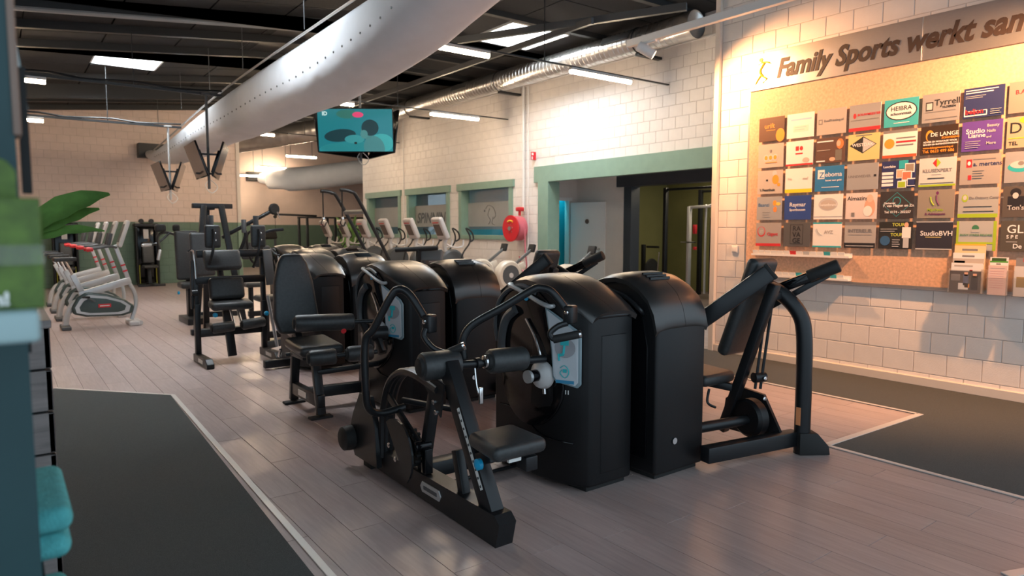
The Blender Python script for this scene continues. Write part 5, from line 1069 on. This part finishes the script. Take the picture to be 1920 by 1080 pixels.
obj('top_arm', join(bar((12.2, 9.75, 1.98), (12.2, 8.9, 2.0), .06, .06), lathe([(.07, -.02), (.07, .02)], (12.15, 9.0, 1.92), (0, 1, 0), 16)), LGREY, cm)
rk = thing('squat_rack', 'black squat rack with loaded bar in the olive room', 'squat rack', (12.0, 9.9, 0))
for p in ((11.7, 10.0), (11.7, 8.6), (12.9, 10.0), (12.9, 8.6)): obj('upright', bar((*p, 0), (*p, 2.4), .09, .08), FRAME, rk)
obj('top_bar', join(bar((11.7, 10.0, 2.36), (11.7, 8.6, 2.36), .06, .05), bar((12.9, 10.0, 2.36), (12.9, 8.6, 2.36), .06, .05)), FRAME, rk)
obj('bar_peg', join(cyl((11.9, 10.7, 1.1), (11.9, 10.35, 1.1), .025, 10), bar((11.95, 10.85, 0), (11.95, 10.85, 1.15), .08, .08)), FRAME, rk)
obj('weight_plate', lathe([(.02, -.03), (.2, -.03), (.22, 0), (.2, .03)], (11.9, 10.55, .62), (0, 1, 0), 24), RUB, rk)
obj('barbell', cyl((11.85, 10.35, .45), (11.75, 10.2, 1.0), .014, 8), CHROME, rk)
# ================================================================ plants
def leaf(base, tip, wd, sag, mt=None):
    base, tip = Vector(base), Vector(tip); d = tip - base; side = d.cross(Vector((-.5, -.7, .55)))
    side = side.normalized() if side.length > 1e-3 else Vector((1, 0, 0))
    V, Fc = [], []; n = 8
    for i in range(n + 1):
        t = i / n; p = base + d * t + Vector((0, 0, sag * 4 * t * (1 - t)))
        wv = wd * math.sin(math.pi * min(1, t * .92 + .06)) ** .8
        for s, dz in ((-1, .18), (-.5, .05), (0, 0), (.5, .05), (1, .18)): V.append(tuple(p + side * wv * s + Vector((0, 0, dz * wv + .006 * math.sin(i * 3 + s * 5)))))
    for i in range(n):
        for k in range(4): a = i * 5 + k; Fc.append((a, a + 1, a + 6, a + 5))
    return V, Fc
pt = thing('potted_plant', 'large-leaved green plant arching out beside the towel cabinet', 'plant', (-.25, 5.6, 0))
obj('pot', lathe([(.14, .0), (.19, .05), (.22, .45), (.20, .45), (.19, .40)], (-.25, 5.6, .004), (0, 0, 1), 24), DGREY, pt)
obj('stem', join(*[tube([(-.25, 5.6, .4), (-.22 + .1 * i, 5.55, 1.0), (-.08 + .07 * i, 5.5, 1.42)], .012, 6) for i in range(3)]), LEAF, pt)
for (b_, t_, wd_, sg_) in (((.06, 5.5, 1.42), (.62, 5.4, 1.74), .10, .05), ((.02, 5.5, 1.40), (.56, 5.45, 1.64), .075, .02), ((.0, 5.5, 1.34), (.58, 5.4, 1.49), .045, .06), ((-.05, 5.5, 1.42), (-.2, 5.4, 1.95), .07, .05), ((-.1, 5.5, 1.4), (-.55, 5.6, 1.7), .07, .08)):
    obj('leaf', leaf(b_, t_, wd_, sg_), LEAF, pt, 60)
p2 = thing('potted_plant', 'tall palm plant standing at the end of the white wall', 'plant', (8.75, 20.0, 0))
obj('pot', lathe([(.16, 0), (.2, .05), (.23, .5), (.2, .5)], (8.75, 20.0, 0), (0, 0, 1), 24), DGREY, p2)
for i in range(16):
    a = i * 2.4; rr = .22 + .05 * (i % 4)
    obj('leaf', leaf((8.75, 20.0, .5 + .04 * i), (8.75 + rr * 1.6 * math.cos(a), 20.0 + rr * 1.6 * math.sin(a), 1.25 + .045 * i), .06, .08), LEAF, p2, 60)
# ================================================================ left foreground: display stand, leaflet holder, towel shelf, cabinet
ds = thing('display_stand', 'dark teal display board with brown edge at the entrance', 'display stand', (-.2, 1.12, 0))
obj('board', box(-.5, .024, 1.10, 1.13, 0, 3.2), TEALD, ds, 0)
obj('edge_profile', rbox(.022, .031, 1.095, 1.135, 1.62, 3.2, .003), BROWN, ds)
obj('black_post', box(.030, .041, 1.16, 1.19, 1.55, 1.72), RUB, ds, 0)
obj('header_panel', prism([(.030, 1.67), (.043, 1.67), (.027, 1.83), (-.07, 2.8), (-.10, 2.8), (.010, 1.83)], 'y', 1.20, 1.215), mat('pale_panel', (.45, .52, .52), .5), ds, 0)
lh = thing('leaflet_display', 'green cardboard leaflet display standing on a pale ledge', 'leaflet display', (-.05, .9, 1.40))
obj('back_card', bevel(prism([(-.2, 1.42), (.018, 1.42), (.018, 1.562), (.010, 1.572), (-.004, 1.578), (-.2, 1.578)], 'y', .90, .905), .001, 1), GREENC, lh, 0)
obj('front_box', rbox(-.2, .036, .86, .898, 1.418, 1.532, .002), GREENC, lh, 0)
obj('clear_strip', box(-.2, .037, .856, .859, 1.464, 1.484), CLEARP, lh, 0)
for tx, z, x in (('al', 1.555, -.012), ('n!', 1.424, -.008)):
    obj('lettering', orient(text_mesh(tx, .018, .0004, 0, .0008), (x, .855 if z < 1.5 else .899, z), (1, 0, 0), (0, 0, 1)), STICK, lh, 0)
obj('ledge', rbox(-.3, .03, .84, .95, 1.385, 1.418, .006), mat('pale_teal_ledge', (.30, .42, .43), .4), lh)
sh = thing('towel_shelf', 'black open shelf unit with turquoise towels inside', 'shelf', (-.15, 1.4, 0))
obj('side_panel', box(-.45, -.005, 1.18, 1.20, .004, 1.36), TEALD, sh, 0)
obj('back_panel', box(-.45, .03, 1.55, 1.57, .004, 1.36), RUB, sh, 0)
for z in (.78, .985, 1.34): obj('shelf_board', box(-.45, .03, 1.20, 1.55, z - .018, z), RUB, sh, 0)
for i, (z, dx) in enumerate(((.986, 0), (1.028, .004), (.782, 0), (.824, .003))):
    tw = tag(obj('folded_towel', bevel(box(-.3, .068 + dx, 1.24, 1.50, z, z + .040), .018, 4), TOWEL, None, 40), ['turquoise folded towel, lower of the pair on upper shelf', 'turquoise folded towel, upper of the pair on upper shelf', 'turquoise folded towel, lower of the pair on bottom shelf', 'turquoise folded towel, upper of the pair on bottom shelf'][i], 'towel', 'folded towels on the shelf')
cb = thing('low_cabinet', 'low cabinet clad in grey boards between shelf and carpet', 'cabinet', (-.2, 3.4, 0))
obj('carcass', box(-.6, .092, 2.52, 4.4, .004, 1.20), RUB, cb, 0)
for i in range(9): obj('side_board', rbox(.092, .11, 2.5, 4.42, .02 + .132 * i, .145 + .132 * i, .003), WOODG, cb, 0)
for i in range(9): obj('end_board', rbox(-.6, .11, 2.5, 2.518, .02 + .132 * i, .145 + .132 * i, .003), WOODG, cb, 0)
obj('top_board', rbox(-.62, .115, 2.49, 4.43, 1.20, 1.225, .004), WOODG, cb, 0)
fl = thing('flower_pot', 'small pot of white flowers on the grey board cabinet', 'plant', (.04, 4.3, 1.225))
obj('pot', lathe([(.04, 0), (.05, .08), (.046, .08)], (.04, 4.3, 1.225), (0, 0, 1), 16), DGREY, fl)
obj('foliage', join(*[leaf((.04, 4.3, 1.30), (.04 + .1 * math.cos(i * 1.1), 4.3 + .1 * math.sin(i * 1.1), 1.33 + .02 * (i % 3)), .02, .02) for i in range(10)]), LEAF, fl, 60)
for i in range(6): obj('blossom', lathe([(.004, 0), (.02, .012), (.012, .02)], (.04 + .07 * math.cos(i * 1.05), 4.3 + .07 * math.sin(i * 1.05), 1.345 + .015 * (i % 2)), (0, 0, 1), 8), WP and mat('white_petal', (.8, .76, .7), .6), fl)
